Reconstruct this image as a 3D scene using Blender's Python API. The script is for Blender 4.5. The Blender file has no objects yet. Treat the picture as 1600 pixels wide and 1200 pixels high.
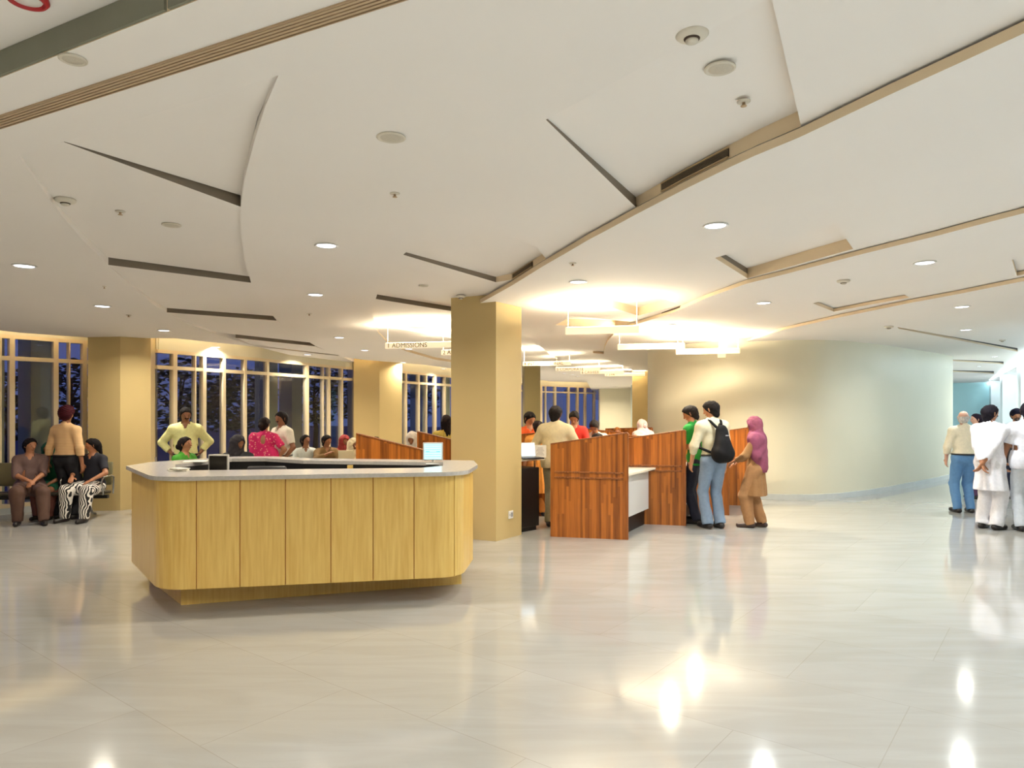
import bpy, bmesh, math, random
import numpy as np
from mathutils import Vector, Matrix
from mathutils.geometry import tessellate_polygon
random.seed(7)
SC = bpy.context.scene
COL = SC.collection
F = 1100.0; CX = 800.0; HY = 637.0; CH = 1.68
PI = math.pi
R = math.radians
# ------------------------------------------------------------ camera
cam = bpy.data.objects.new('camera', bpy.data.cameras.new('camera'))
COL.objects.link(cam)
cam.location = (0, 0, CH); cam.rotation_euler = (R(90), 0, 0)
cam.data.sensor_width = 36.0; cam.data.lens = 36.0 * F / 1600.0
cam.data.shift_y = (HY - 600.0) / 1600.0
cam.data.clip_end = 500
SC.camera = cam
# ------------------------------------------------------------ world: dusk sky
SC.view_settings.view_transform = 'Standard'
SC.view_settings.look = 'None'
SC.view_settings.exposure = 0.12
SC.view_settings.gamma = 1.0
SC.view_settings.use_curve_mapping = False
w = bpy.data.worlds.new('dusk'); SC.world = w; w.use_nodes = True
nt = w.node_tree; bgn = nt.nodes['Background']
tc = nt.nodes.new('ShaderNodeTexCoord'); sx = nt.nodes.new('ShaderNodeSeparateXYZ')
cr = nt.nodes.new('ShaderNodeValToRGB')
nt.links.new(tc.outputs['Generated'], sx.inputs[0]); nt.links.new(sx.outputs['Z'], cr.inputs[0])
cr.color_ramp.elements[0].position = 0.0; cr.color_ramp.elements[0].color = (.060, .080, .20, 1)
cr.color_ramp.elements[1].position = 0.35; cr.color_ramp.elements[1].color = (.045, .055, .26, 1)
nt.links.new(cr.outputs[0], bgn.inputs[0]); bgn.inputs[1].default_value = 1.3
# ------------------------------------------------------------ light levels
E_DOWN = 15.5      # watts of one recessed downlight
E_PEND = 50.0      # uplight in one pendant
E_COVE = 24.0
C_COOL = (1.0, .92, .78); C_WHITE = (.72, .87, 1.0); C_WARM = (1.0, .85, .60)

def area_light(name, loc, rot, sx_, sy_, e, col, parent=None, spread=180, shape='RECTANGLE'):
    d = bpy.data.lights.new(name, 'AREA'); d.shape = shape; d.size = sx_; d.size_y = sy_
    d.energy = e; d.color = col; d.spread = R(spread)
    o = bpy.data.objects.new(name, d); COL.objects.link(o)
    o.location = loc; o.rotation_euler = rot
    if parent is not None: o.parent = parent
    return o
# ------------------------------------------------------------ materials
def lin(c):
    return tuple(((x / 255.0) / 12.92 if x / 255.0 <= .04045 else ((x / 255.0 + .055) / 1.055) ** 2.4) for x in c) + (1.0,)
MATS = {}
def mat(name, col, rough=.6, metal=0.0, spec=.5, noise=0.0, scale=8.0, stretch=(1, 1, 1), bump=0.0, emit=0.0, col2=None, coat=0.0):
    if name in MATS: return MATS[name]
    m = bpy.data.materials.new(name); m.use_nodes = True
    n = m.node_tree.nodes; l = m.node_tree.links; b = n['Principled BSDF']
    c = lin(col)
    b.inputs['Base Color'].default_value = c
    b.inputs['Roughness'].default_value = rough; b.inputs['Metallic'].default_value = metal
    b.inputs['Specular IOR Level'].default_value = spec
    b.inputs['Coat Weight'].default_value = coat
    if noise > 0 or col2 or bump > 0:
        t = n.new('ShaderNodeTexCoord'); mp = n.new('ShaderNodeMapping'); mp.inputs['Scale'].default_value = stretch
        nz = n.new('ShaderNodeTexNoise'); nz.inputs['Scale'].default_value = scale; nz.inputs['Detail'].default_value = 4
        l.new(t.outputs['Object'], mp.inputs[0]); l.new(mp.outputs[0], nz.inputs['Vector'])
        if noise > 0 or col2:
            r_ = n.new('ShaderNodeValToRGB'); r_.color_ramp.elements[0].position = .35; r_.color_ramp.elements[1].position = .65
            if col2: c2 = lin(col2); c1 = c
            else:
                c1 = tuple(x * (1 - noise) for x in c[:3]) + (1,); c2 = tuple(min(1, x * (1 + noise)) for x in c[:3]) + (1,)
            r_.color_ramp.elements[0].color = c1; r_.color_ramp.elements[1].color = c2
            l.new(nz.outputs['Fac'], r_.inputs[0]); l.new(r_.outputs[0], b.inputs['Base Color'])
        if bump > 0:
            bp = n.new('ShaderNodeBump'); bp.inputs['Strength'].default_value = bump; bp.inputs['Distance'].default_value = .01
            l.new(nz.outputs['Fac'], bp.inputs['Height']); l.new(bp.outputs[0], b.inputs['Normal'])
    if emit > 0:
        b.inputs['Emission Color'].default_value = c; b.inputs['Emission Strength'].default_value = emit
    MATS[name] = m
    return m
def wood_mat(name, dark, light, sc=14.0, rough=.35, planks=0.0, bandw=.045):
    """vertical grain; planks>0 gives butcher-block strips that differ in tone"""
    m = bpy.data.materials.new(name); m.use_nodes = True
    n = m.node_tree.nodes; l = m.node_tree.links; b = n['Principled BSDF']
    b.inputs['Roughness'].default_value = rough
    t = n.new('ShaderNodeTexCoord'); mp = n.new('ShaderNodeMapping'); mp.inputs['Scale'].default_value = (1, 1, .06)
    nz = n.new('ShaderNodeTexNoise'); nz.inputs['Scale'].default_value = sc * 5; nz.inputs['Detail'].default_value = 5
    l.new(t.outputs['Object'], mp.inputs[0]); l.new(mp.outputs[0], nz.inputs['Vector'])
    ramp = n.new('ShaderNodeValToRGB'); ramp.color_ramp.elements[0].position = .3; ramp.color_ramp.elements[1].position = .7
    ramp.color_ramp.elements[0].color = lin(dark); ramp.color_ramp.elements[1].color = lin(light)
    if planks > 0:
        sp = n.new('ShaderNodeSeparateXYZ'); l.new(t.outputs['Object'], sp.inputs[0])
        def M(op, a, b_=None):
            q = n.new('ShaderNodeMath'); q.operation = op
            for i, v in enumerate((a, b_)):
                if v is None: continue
                if isinstance(v, (int, float)): q.inputs[i].default_value = v
                else: l.new(v, q.inputs[i])
            return q.outputs[0]
        xi = M('FLOOR', M('DIVIDE', sp.outputs['X'], bandw))
        wn0 = n.new('ShaderNodeTexWhiteNoise'); wn0.noise_dimensions = '1D'; l.new(xi, wn0.inputs['W'])
        zz = M('ADD', sp.outputs['Z'], M('MULTIPLY', wn0.outputs['Value'], .6))
        zi = M('FLOOR', M('DIVIDE', zz, .85))
        cb = n.new('ShaderNodeCombineXYZ'); l.new(xi, cb.inputs[0]); l.new(zi, cb.inputs[2])
        wn = n.new('ShaderNodeTexWhiteNoise'); wn.noise_dimensions = '3D'; l.new(cb.outputs[0], wn.inputs['Vector'])
        f = M('ADD', M('MULTIPLY', nz.outputs['Fac'], 1 - planks), M('MULTIPLY', wn.outputs['Value'], planks))
        ramp.color_ramp.elements[0].position = .15; ramp.color_ramp.elements[1].position = .85
        l.new(f, ramp.inputs[0])
    else:
        l.new(nz.outputs['Fac'], ramp.inputs[0])
    l.new(ramp.outputs[0], b.inputs['Base Color'])
    MATS[name] = m
    return m
def floor_mat():
    m = bpy.data.materials.new('marble_floor'); m.use_nodes = True
    n = m.node_tree.nodes; l = m.node_tree.links; b = n['Principled BSDF']
    t = n.new('ShaderNodeTexCoord'); mp = n.new('ShaderNodeMapping'); mp.inputs['Rotation'].default_value = (0, 0, R(38))
    l.new(t.outputs['Object'], mp.inputs[0])
    br = n.new('ShaderNodeTexBrick'); br.offset = .5; br.inputs['Scale'].default_value = 1.0
    br.inputs['Brick Width'].default_value = 1.35; br.inputs['Row Height'].default_value = .9
    br.inputs['Mortar Size'].default_value = .0028; br.inputs['Mortar Smooth'].default_value = .3
    br.inputs['Color1'].default_value = (.425, .415, .385, 1); br.inputs['Color2'].default_value = (.40, .39, .362, 1)
    br.inputs['Mortar'].default_value = (.355, .335, .30, 1)
    l.new(mp.outputs[0], br.inputs['Vector'])
    mp2 = n.new('ShaderNodeMapping'); mp2.inputs['Rotation'].default_value = (0, 0, R(38)); mp2.inputs['Scale'].default_value = (.35, 2.2, 1)
    l.new(t.outputs['Object'], mp2.inputs[0])
    nz = n.new('ShaderNodeTexNoise'); nz.inputs['Scale'].default_value = 2.5; nz.inputs['Detail'].default_value = 9; nz.inputs['Distortion'].default_value = 1.2
    l.new(mp2.outputs[0], nz.inputs['Vector'])
    rp = n.new('ShaderNodeValToRGB'); rp.color_ramp.elements[0].position = .38; rp.color_ramp.elements[1].position = .62
    rp.color_ramp.elements[0].color = (.93, .92, .90, 1); rp.color_ramp.elements[1].color = (1, 1, 1, 1)
    l.new(nz.outputs['Fac'], rp.inputs[0])
    mx = n.new('ShaderNodeMix'); mx.data_type = 'RGBA'; mx.blend_type = 'MULTIPLY'; mx.inputs[0].default_value = 1
    l.new(br.outputs['Color'], mx.inputs[6]); l.new(rp.outputs[0], mx.inputs[7]); l.new(mx.outputs[2], b.inputs['Base Color'])
    b.inputs['Roughness'].default_value = .085; b.inputs['IOR'].default_value = 1.7
    MATS['marble_floor'] = m
    return m
def glass_mat():
    m = bpy.data.materials.new('window_glass'); m.use_nodes = True
    n = m.node_tree.nodes; l = m.node_tree.links
    n.remove(n['Principled BSDF'])
    tr = n.new('ShaderNodeBsdfTransparent'); tr.inputs[0].default_value = (.86, .88, .90, 1)
    gl = n.new('ShaderNodeBsdfGlossy'); gl.inputs['Roughness'].default_value = .015
    fr = n.new('ShaderNodeFresnel'); ge = n.new('ShaderNodeNewGeometry'); mr = n.new('ShaderNodeMapRange')
    mr.inputs[3].default_value = 1.5; mr.inputs[4].default_value = 1 / 1.5; l.new(ge.outputs['Backfacing'], mr.inputs[0]); l.new(mr.outputs[0], fr.inputs[0])
    mx = n.new('ShaderNodeMixShader'); l.new(fr.outputs[0], mx.inputs[0]); l.new(tr.outputs[0], mx.inputs[1]); l.new(gl.outputs[0], mx.inputs[2])
    l.new(mx.outputs[0], n['Material Output'].inputs[0])
    MATS['window_glass'] = m
    return m
m_ceil = mat('ceiling_paint', (238, 233, 227), .85, noise=.012, scale=.6)
m_fascia = mat('fascia_tan', (230, 209, 176), .8)  # tan tone for the vertical step faces of the ceiling
m_grille = mat('bronze_slot', (120, 108, 92), .5, noise=.05, scale=60, stretch=(1, 1, 30))
m_wall = mat('cream_wall', (216, 211, 188), .38, noise=.015, scale=1.2)
m_pier = mat('pier_cladding', (200, 177, 124), .30, noise=.02, scale=1.0)
m_white = mat('white_plastic', (232, 230, 224), .45)
m_dark = mat('dark_void', (22, 20, 18), .8)
m_frame = mat('window_frame_paint', (222, 204, 168), .4, noise=.02, scale=4)
m_skirt = mat('grey_marble', (196, 200, 198), .2, noise=.04, scale=5)
m_black = mat('black_plastic', (18, 17, 17), .4)
m_chrome = mat('chrome', (200, 200, 200), .15, metal=1.0)
m_floor = floor_mat(); m_glass = glass_mat()
# ------------------------------------------------------------ object helpers
def tagp(o, label=None, cat=None, group=None, kind=None):
    if label: o['label'] = label
    if cat: o['category'] = cat
    if group: o['group'] = group
    if kind: o['kind'] = kind
    return o
def thing(name, label, cat, loc=(0, 0, 0), rz=0.0, group=None):
    o = bpy.data.objects.new(name, None); COL.objects.link(o)
    o.location = loc; o.rotation_euler = (0, 0, rz); o.empty_display_size = .1
    return tagp(o, label, cat, group)
def meshobj(name, verts, faces, m, parent=None, smooth=False, fmats=None):
    me = bpy.data.meshes.new(name); me.from_pydata([tuple(v) for v in verts], [], faces)
    ms = m if isinstance(m, (list, tuple)) else [m]
    for x in ms: me.materials.append(x)
    if fmats is not None: me.polygons.foreach_set('material_index', fmats)
    if smooth: me.polygons.foreach_set('use_smooth', [True] * len(me.polygons))
    me.update()
    o = bpy.data.objects.new(name, me); COL.objects.link(o)
    if parent is not None: o.parent = parent
    return o
class MB:
    def __init__(s): s.v = []; s.f = []; s.m = []
    def add(s, vs, fs, mi=0):
        k = len(s.v); s.v += [Vector(x) for x in vs]; s.f += [tuple(i + k for i in f) for f in fs]; s.m += [mi] * len(fs); return s
    def box(s, c, d, rot=None, mi=0):
        hx, hy, hz = d[0] / 2, d[1] / 2, d[2] / 2
        vs = [Vector((x, y, z)) for x in (-hx, hx) for y in (-hy, hy) for z in (-hz, hz)]
        if rot is not None:
            q = Matrix.Rotation(rot, 3, 'Z') if isinstance(rot, (int, float)) else rot
            vs = [q @ v for v in vs]
        vs = [v + Vector(c) for v in vs]
        return s.add(vs, [(0, 1, 3, 2), (4, 6, 7, 5), (0, 4, 5, 1), (2, 3, 7, 6), (0, 2, 6, 4), (1, 5, 7, 3)], mi)
    def bbox(s, c, d, rot=None, bev=.01, mi=0):
        """box with bevelled edges (built as a chamfered hull)"""
        hx, hy, hz = d[0] / 2, d[1] / 2, d[2] / 2; b = min(bev, hx * .9, hy * .9, hz * .9)
        bm = bmesh.new(); bmesh.ops.create_cube(bm, size=1)
        for v in bm.verts: v.co = Vector((v.co.x * 2 * hx, v.co.y * 2 * hy, v.co.z * 2 * hz))
        bmesh.ops.bevel(bm, geom=bm.edges[:] + bm.verts[:], offset=b, segments=2, affect='EDGES', profile=.5)
        q = Matrix.Identity(3) if rot is None else (Matrix.Rotation(rot, 3, 'Z') if isinstance(rot, (int, float)) else rot)
        bm.verts.index_update()
        vs = [q @ v.co + Vector(c) for v in bm.verts]; fs = [tuple(v.index for v in f.verts) for f in bm.faces]
        bm.free(); return s.add(vs, fs, mi)
    def prism(s, poly, z0, z1, mi=0, holes=(), side_mi=None):
        """poly: xy list; z0/z1 numbers or callables(x,y) or lists"""
        loops = [list(poly)] + [list(h) for h in holes]
        flat = [p for lp in loops for p in lp]
        def zz(z, i, p):
            if callable(z): return z(p[0], p[1])
            if isinstance(z, (list, tuple)): return z[i]
            return z
        bot = [Vector((p[0], p[1], zz(z0, i, p))) for i, p in enumerate(flat)]
        top = [Vector((p[0], p[1], zz(z1, i, p))) for i, p in enumerate(flat)]
        tris = tessellate_polygon([[Vector((p[0], p[1], 0)) for p in lp] for lp in loops])
        n_ = len(flat); k = len(s.v); s.v += bot + top
        for t in tris:
            a, b, c = t
            cr_ = (flat[b][0] - flat[a][0]) * (flat[c][1] - flat[a][1]) - (flat[b][1] - flat[a][1]) * (flat[c][0] - flat[a][0])
            if abs(cr_) < 1e-12: continue
            if cr_ < 0: b, c = c, b
            s.f.append((a + k, c + k, b + k)); s.f.append((a + n_ + k, b + n_ + k, c + n_ + k)); s.m += [mi, mi]
        st = 0
        for lp in loops:
            ar = sum(lp[i][0] * lp[(i + 1) % len(lp)][1] - lp[(i + 1) % len(lp)][0] * lp[i][1] for i in range(len(lp)))
            outer = st == 0
            for i in range(len(lp)):
                a = st + i; b = st + (i + 1) % len(lp)
                if (ar < 0) == outer: a, b = b, a
                s.f.append((a + k, b + k, b + n_ + k, a + n_ + k)); s.m.append(mi if side_mi is None else side_mi)
            st += len(lp)
        return s
    def tube(s, pts, r, n=8, cap=True, mi=0):
        pts = [Vector(p) for p in pts]; rs = r if isinstance(r, (list, tuple)) else [r] * len(pts)
        k = len(s.v); prev = None
        for i, p in enumerate(pts):
            t = (pts[min(i + 1, len(pts) - 1)] - pts[max(i - 1, 0)]).normalized()
            if prev is None:
                u = t.orthogonal().normalized()
            else:
                u = (prev - t * prev.dot(t)).normalized()
            prev = u; w_ = t.cross(u)
            for j in range(n):
                a = 2 * PI * j / n; s.v.append(p + (u * math.cos(a) + w_ * math.sin(a)) * rs[i])
        for i in range(len(pts) - 1):
            for j in range(n):
                a = k + i * n + j; b = k + i * n + (j + 1) % n; s.f.append((a, b, b + n, a + n)); s.m.append(mi)
        if cap:
            s.f.append(tuple(k + j for j in range(n))[::-1]); s.m.append(mi)
            e = k + (len(pts) - 1) * n; s.f.append(tuple(e + j for j in range(n))); s.m.append(mi)
        return s
    def lathe(s, prof, n=24, c=(0, 0, 0), mi=0):
        k = len(s.v); c = Vector(c)
        for (r, z) in prof:
            for j in range(n):
                a = 2 * PI * j / n; s.v.append(c + Vector((r * math.cos(a), r * math.sin(a), z)))
        for i in range(len(prof) - 1):
            for j in range(n):
                a = k + i * n + j; b = k + i * n + (j + 1) % n; s.f.append((a, b, b + n, a + n)); s.m.append(mi)
        s.f.append(tuple(k + j for j in range(n))[::-1]); s.m.append(mi)
        e = k + (len(prof) - 1) * n; s.f.append(tuple(e + j for j in range(n))); s.m.append(mi)
        return s
    def build(s, name, m, parent=None, smooth=False):
        return meshobj(name, s.v, s.f, m, parent, smooth, s.m if isinstance(m, (list, tuple)) else None)
def struct(o, label=None):
    o['kind'] = 'structure'
    if label: o['label'] = label
    return o
def copy_tree(o, parent=None):
    c = o.copy(); COL.objects.link(c)
    if parent is not None: c.parent = parent
    for ch in list(o.children): copy_tree(ch, c)
    return c
# ------------------------------------------------------------ photo geometry -> world
def on_z(px, py, z):
    d = F * (CH - z) / (py - HY); return Vector(((px - CX) / F * d, d, z))
def at_d(px, py, d):
    return Vector(((px - CX) / F * d, d, CH + (HY - py) / F * d))
def fl(px, py): return on_z(px, py, 0.0)
PM = (3.213, .0336, -.01356)       # main ceiling plane  z = a + b x + c y
PR = (3.205, .0165, -.0214)        # lower plane beyond the big arc
def zpl(P, h=0.0): return lambda x, y: P[0] + h + P[1] * x + P[2] * y
def pl(px, py, P=PM, h=0.0):
    u = (px - CX) / F; v = (HY - py) / F
    t = (P[0] + h - CH) / (v - P[1] * u - P[2]); return (u * t, t)
def on_line(px, a, b):
    """parameter along a->b (xy) of the vertical line seen at px"""
    u = (px - CX) / F
    return (u * a[1] - a[0]) / ((b[0] - a[0]) - u * (b[1] - a[1]))
def lerp2(a, b, t): return (a[0] + (b[0] - a[0]) * t, a[1] + (b[1] - a[1]) * t)
# ============================================================ FLOOR
# ============================================================ CEILING
def PXL(lst, P=PM, h=0.0): return [pl(x, y, P, h) for x, y in lst]
def offset_poly(pts, d):
    out = []
    for i, p in enumerate(pts):
        a = pts[max(i - 1, 0)]; c = pts[min(i + 1, len(pts) - 1)]
        tx, ty = c[0] - a[0], c[1] - a[1]; L = math.hypot(tx, ty); out.append((p[0] + ty / L * d, p[1] - tx / L * d))
    return out
C1px = [(748, 475), (800, 446), (850, 415), (885, 395), (919, 375), (955, 356), (990, 337), (1065, 298), (1143, 260), (1180, 243), (1248, 215), (1320, 181), (1390, 148), (1500, 98), (1600, 52), (1700, 5), (1850, -70)]
C2px = [(943, 553), (945, 542), (950, 532), (959, 522), (971, 514), (1000, 505), (1050, 489), (1105, 465), (1167, 443), (1220, 430), (1270, 417), (1335, 400), (1400, 384), (1462, 369), (1530, 351), (1600, 333), (1750, 295)]
C3px = [(1120, 556), (1150, 540), (1180, 529), (1222, 516), (1311, 496), (1360, 486), (1421, 473.5), (1500, 459), (1600, 439), (1750, 408)]
C1 = PXL(C1px, PR); C2 = PXL(C2px, PR, -.05); C3 = PXL(C3px, PR, -.10)
far_r = [(C1[-1][0] + 8, C1[-1][1] - 2.5)]
# facade line (room side), from behind the camera on the left round to the far end
K = 1.05
FAC = [(-9.4, 4.2), (-8.75, 8.0), (-8.05, 10.9), (-7.25, 12.05), (-6.216, 12.35), (-5.2, 14.6), (-4.1685, 17.64), (-3.045, 19.635), (-1.995, 22.575), (1.155, 31.5), (3.7, 34.5), (6.6, 37.5)]
FACin = offset_poly(FAC, .62)
# --- main ceiling with recess openings
M_outer = [(-1.2, 2.0)] 
n1 = pl(0, 122); n2 = pl(330, -8)
dx, dy = n2[0] - n1[0], n2[1] - n1[1]
nearL = (n1[0] - dx * 3, n1[1] - dy * 3); nearR = (n2[0] + dx * 6, n2[1] + dy * 6)
M_outer = [nearL, nearR, (14, 1.0), (22, 8), (34, 50), (3.7, 50)] + FACin[::-1][:-1]
M_outer = [p for p in M_outer]
band_l = [(30, 243), (62, 290), (97, 338), (130, 376), (168, 413), (205, 447), (243, 478), (285, 502), (340, 523), (395, 540), (450, 554), (500, 565)]
band_r = [(435, 118), (415, 165), (397, 222), (382, 280), (376, 322), (376, 362), (381, 402), (392, 441), (408, 472), (432, 500), (460, 521), (492, 540), (530, 556), (560, 568)]
h_band = PXL(band_l) + PXL(band_r[::-1])
def c1seg(x0, x1, off=-.02):
    q = [p for p, s in zip(C1, C1px) if x0 <= s[0] <= x1]
    return offset_poly(q, off)
h_D1 = [pl(853, 187)] + c1seg(985, 1250) + [pl(1205, -10), pl(1180, -70)]
h_D1 = [pl(853, 187)] + c1seg(985, 1250) + [pl(1228, 95), pl(1205, -5)]
h_E = [pl(630, 398), pl(775, 441)] + c1seg(799, 851) + [pl(838, 386), pl(705, 333)]
# strip of lit panels over the pendants
Fl = [(622, 412), (603, 436), (590, 458), (583, 480), (583, 500), (591, 520), (606, 536), (635, 549), (680, 562), (740, 571)]
h_F = PXL(Fl) + [pl(770, 560), pl(775, 500), pl(766, 462), pl(745, 446)]
h_L2 = PXL([(-60, 447), (0, 451), (14, 452), (30, 460.5), (-60, 457)])
b = MB()
b.prism(M_outer, zpl(PM), zpl(PM, .3), holes=[h_band, h_D1, h_E, h_F], side_mi=2)
o = b.build('ceiling', [m_ceil, m_grille, m_fascia])
st_ = len(M_outer) + len(h_band); nf_ = len(o.data.polygons) - (st_ + len(h_D1) + len(h_E) + len(h_F))
for i_ in range(len(M_outer), len(M_outer) + len(h_band)): o.data.polygons[nf_ + i_].material_index = 0
for i_ in (st_, st_ + len(h_D1)): o.data.polygons[nf_ + i_].material_index = 1
struct(o, 'main white plaster ceiling with stepped curved recesses')
FACo = offset_poly(FAC, -.3)
room = [(-11, 3.9), (-11, -9), (35, -9), (35, 52), (9, 52)] + FACo[::-1]
b = MB(); b.prism(room, -.1, 0.0); struct(b.build('floor', m_floor), 'pale polished marble floor')
b = MB(); b.prism(room, zpl(PM, .42), zpl(PM, .5))
struct(b.build('ceiling', m_ceil), 'ceiling void over the recesses')
# near higher ceiling, front left
b = MB(); b.prism([nearR, nearL, (-14, -1), (-14, -8), (12, -8)], zpl(PM, .11), zpl(PM, .3))
struct(b.build('ceiling', m_ceil), 'raised ceiling at the front left corner')
# grey edge trim of the raised ceiling
ln = math.hypot(dx, dy); ux, uy = dx / ln, dy / ln
b = MB()
pA = (n1[0] - dx * 1.2, n1[1] - dy * 1.2); pB = (n2[0] - dx * .18, n2[1] - dy * .18); pC = (n2[0] - dx * .165, n2[1] - dy * .165); pD = (n2[0] + dx * 2.5, n2[1] + dy * 2.5)
nx_, ny_ = uy, -ux
def strip(b, p, q, z0, z1, w0=0.0, w1=.012, mi=0, P=PM):
    poly = [(p[0] + nx_ * w0, p[1] + ny_ * w0), (q[0] + nx_ * w0, q[1] + ny_ * w0), (q[0] + nx_ * w1, q[1] + ny_ * w1), (p[0] + nx_ * w1, p[1] + ny_ * w1)]
    b.prism(poly, zpl(P, z0), zpl(P, z1), mi)
strip(b, pA, pB, .004, .108); strip(b, pC, pD, .004, .108)
m_edge = mat('grey_edge_trim', (128, 128, 112), .6, noise=.03)
struct(b.build('trim_1', m_edge), 'grey edge strip of the raised ceiling')
# --- panels inside the recesses (each tilts up away from the camera, like louvres)
PANEL_N = 0
def panel(pts, P=PM, m=(m_ceil, m_grille), grille=None, top=.3):
    """pts: (x, y, h) with x,y world; grille: indexes of edges that are bronze slot faces"""
    global PANEL_N; PANEL_N += 1
    b = MB(); poly = [(p[0], p[1]) for p in pts]; z0 = [zpl(P, p[2])(p[0], p[1]) for p in pts]; z1 = [zpl(P, top)(p[0], p[1]) for p in pts]
    b.prism(poly, z0, z1)
    o = b.build('ceiling', list(m)); 
    if grille:
        nt_ = len(o.data.polygons) - len(pts)
        for i in grille: o.data.polygons[nt_ + i].material_index = 1
    return struct(o, 'tilted plaster panel in the ceiling recess')
def W(px, py, h, P=PM): q = pl(px, py, P); return (q[0], q[1], h)
def chain(seg, h0, h1):
    n = len(seg); return [W(x, y, h0 + (h1 - h0) * i / max(1, n - 1)) for i, (x, y) in enumerate(seg)]
# left band: a2, a1, b, c, d, e
panel([W(322, 157, .012), W(435, 118, .015), W(415, 165, .03), W(403, 196, .045)])
panel([W(100, 221, .0), W(322, 157, .02), W(403, 196, .05), W(397, 222, .055), W(382, 280, .065), W(376, 322, .075)])
panel([W(30, 243, .02), W(100, 222, .0), W(376, 324, .004)] + chain(band_r[5:8], .02, .06) + [W(168, 413, .065)] + chain(band_l[3:0:-1], .06, .03), grille=[1])
panel([W(168, 414, .002), W(392, 442, .002)] + chain(band_r[8:10], .03, .055) + [W(258, 487, .05), W(243, 478, .05), W(205, 447, .025)], grille=[0])
panel([W(260, 488, .0), W(432, 501, .0)] + chain(band_r[10:12], .025, .05) + [W(368, 527, .05)] + chain(band_l[8:6:-1], .04, .02), grille=[0])
panel([W(368, 528, .0), W(492, 541, .0)] + chain(band_r[12:], .02, .05) + [W(500, 565, .05), W(450, 554, .03), W(395, 540, .01)], grille=[0])
# D1 / E
D = h_D1
panel([(D[0][0], D[0][1], .012)] + [(p[0], p[1], .075 + .02 * i / 5) for i, p in enumerate(D[1:-2])] + [(D[-2][0], D[-2][1], .06), (D[-1][0], D[-1][1], .035)])
E_ = h_E
panel([(E_[0][0], E_[0][1], .03), (E_[1][0], E_[1][1], .06)] + [(p[0], p[1], .07) for p in E_[2:-2]] + [(E_[-2][0], E_[-2][1], .04), (E_[-1][0], E_[-1][1], .006)])
# F: three louvred panels
panel([W(622, 412, .0), W(745, 446, .0), W(766, 462, .02), W(770, 497, .05), W(704, 485, .055), W(587, 466, .05), W(590, 458, .04), W(603, 436, .02)])
panel([W(587, 467, .0), W(704, 486, .0), W(770, 498, .0), W(772, 545, .05), W(704, 527, .05), W(586, 507, .045), W(583, 500, .04), W(583, 480, .02)], grille=[0, 1])
panel([W(586, 508, .0), W(704, 528, .0), W(772, 546, .0), W(770, 560, .04), W(740, 571, .06), W(680, 562, .06), W(635, 549, .05), W(606, 536, .04), W(591, 520, .02)])
# --- lower plates beyond the arcs
g1 = [pl(1117, 403, PR), pl(1168, 435, PR), pl(1250, 412, PR), pl(1333, 389, PR), pl(1306, 350, PR)]
g0 = [pl(925, 472, PR), pl(998, 493, PR), pl(1062, 476, PR), pl(987, 450, PR)]
g00 = [pl(868, 508, PR), pl(962, 512, PR), pl(990, 503, PR), pl(893, 494, PR)]
b = MB()
b.prism(C1 + [(24, 1), (34, 20), (34, 50), (6, 50), (2.2, 22), (.9, 16)], zpl(PR), zpl(PR, .05), holes=[g1, g0, g00], side_mi=2)
for hp in (g1, g0, g00):
    for i_ in range(len(hp)):
        p, q = hp[i_], hp[(i_ + 1) % len(hp)]; e_ = offset_poly([p, q], -.012 if True else 0)
        b.prism([p, q, e_[1], e_[0]], zpl(PR, .049), zpl(PM, -.001), 1 if (hp is g1 and i_ == 0) else 2)
struct(b.build('ceiling', [m_ceil, m_grille, m_fascia]), 'lower curved ceiling plate beyond the first arc')
g2 = [pl(1270, 474, PR, -.05), pl(1303, 487, PR, -.05), pl(1360, 476, PR, -.05), pl(1421, 465, PR, -.05), pl(1390, 447, PR, -.05)]
g3 = [pl(1581, 406, PR, -.05), pl(1589, 431, PR, -.05), pl(1800, 385, PR, -.05), pl(1790, 360, PR, -.05)]
b = MB()
b.prism(C2 + [(24, 3), (34, 20), (34, 50), (8, 50), (4.0, 22), (1.75, 15.2)], zpl(PR, -.05), zpl(PR, -.008), holes=[g2, g3], side_mi=1)
struct(b.build('ceiling', [m_ceil, m_fascia]), 'lower curved ceiling plate beyond the second arc')
s1 = [pl(1402, 511, PR, -.10), pl(1404, 513.5, PR, -.10), pl(1590, 549.5, PR, -.10), pl(1590, 544, PR, -.10)]
s2 = [pl(1470, 561, PR, -.10), pl(1470, 563, PR, -.10), pl(1568, 569, PR, -.10), pl(1568, 565, PR, -.10)]
s3 = [pl(1470, 578, PR, -.10), pl(1470, 580, PR, -.10), pl(1553, 584, PR, -.10), pl(1553, 580, PR, -.10)]
b = MB()
b.prism(C3 + [(24, 6), (34, 20), (34, 50), (10, 50), (6.0, 24), (3.4, 17)], zpl(PR, -.10), zpl(PR, -.058), holes=[s1, s2, s3], side_mi=1)
struct(b.build('ceiling', [m_ceil, m_fascia]), 'lowest curved ceiling plate over the rounded wall')
for q, s in enumerate((s1, s2, s3)):
    b = MB(); b.prism([(p[0], p[1]) for p in s], zpl(PR, -.063), zpl(PR, -.055)); struct(b.build('trim_%d' % (q + 2), m_dark), 'dark slot in the ceiling')
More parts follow.
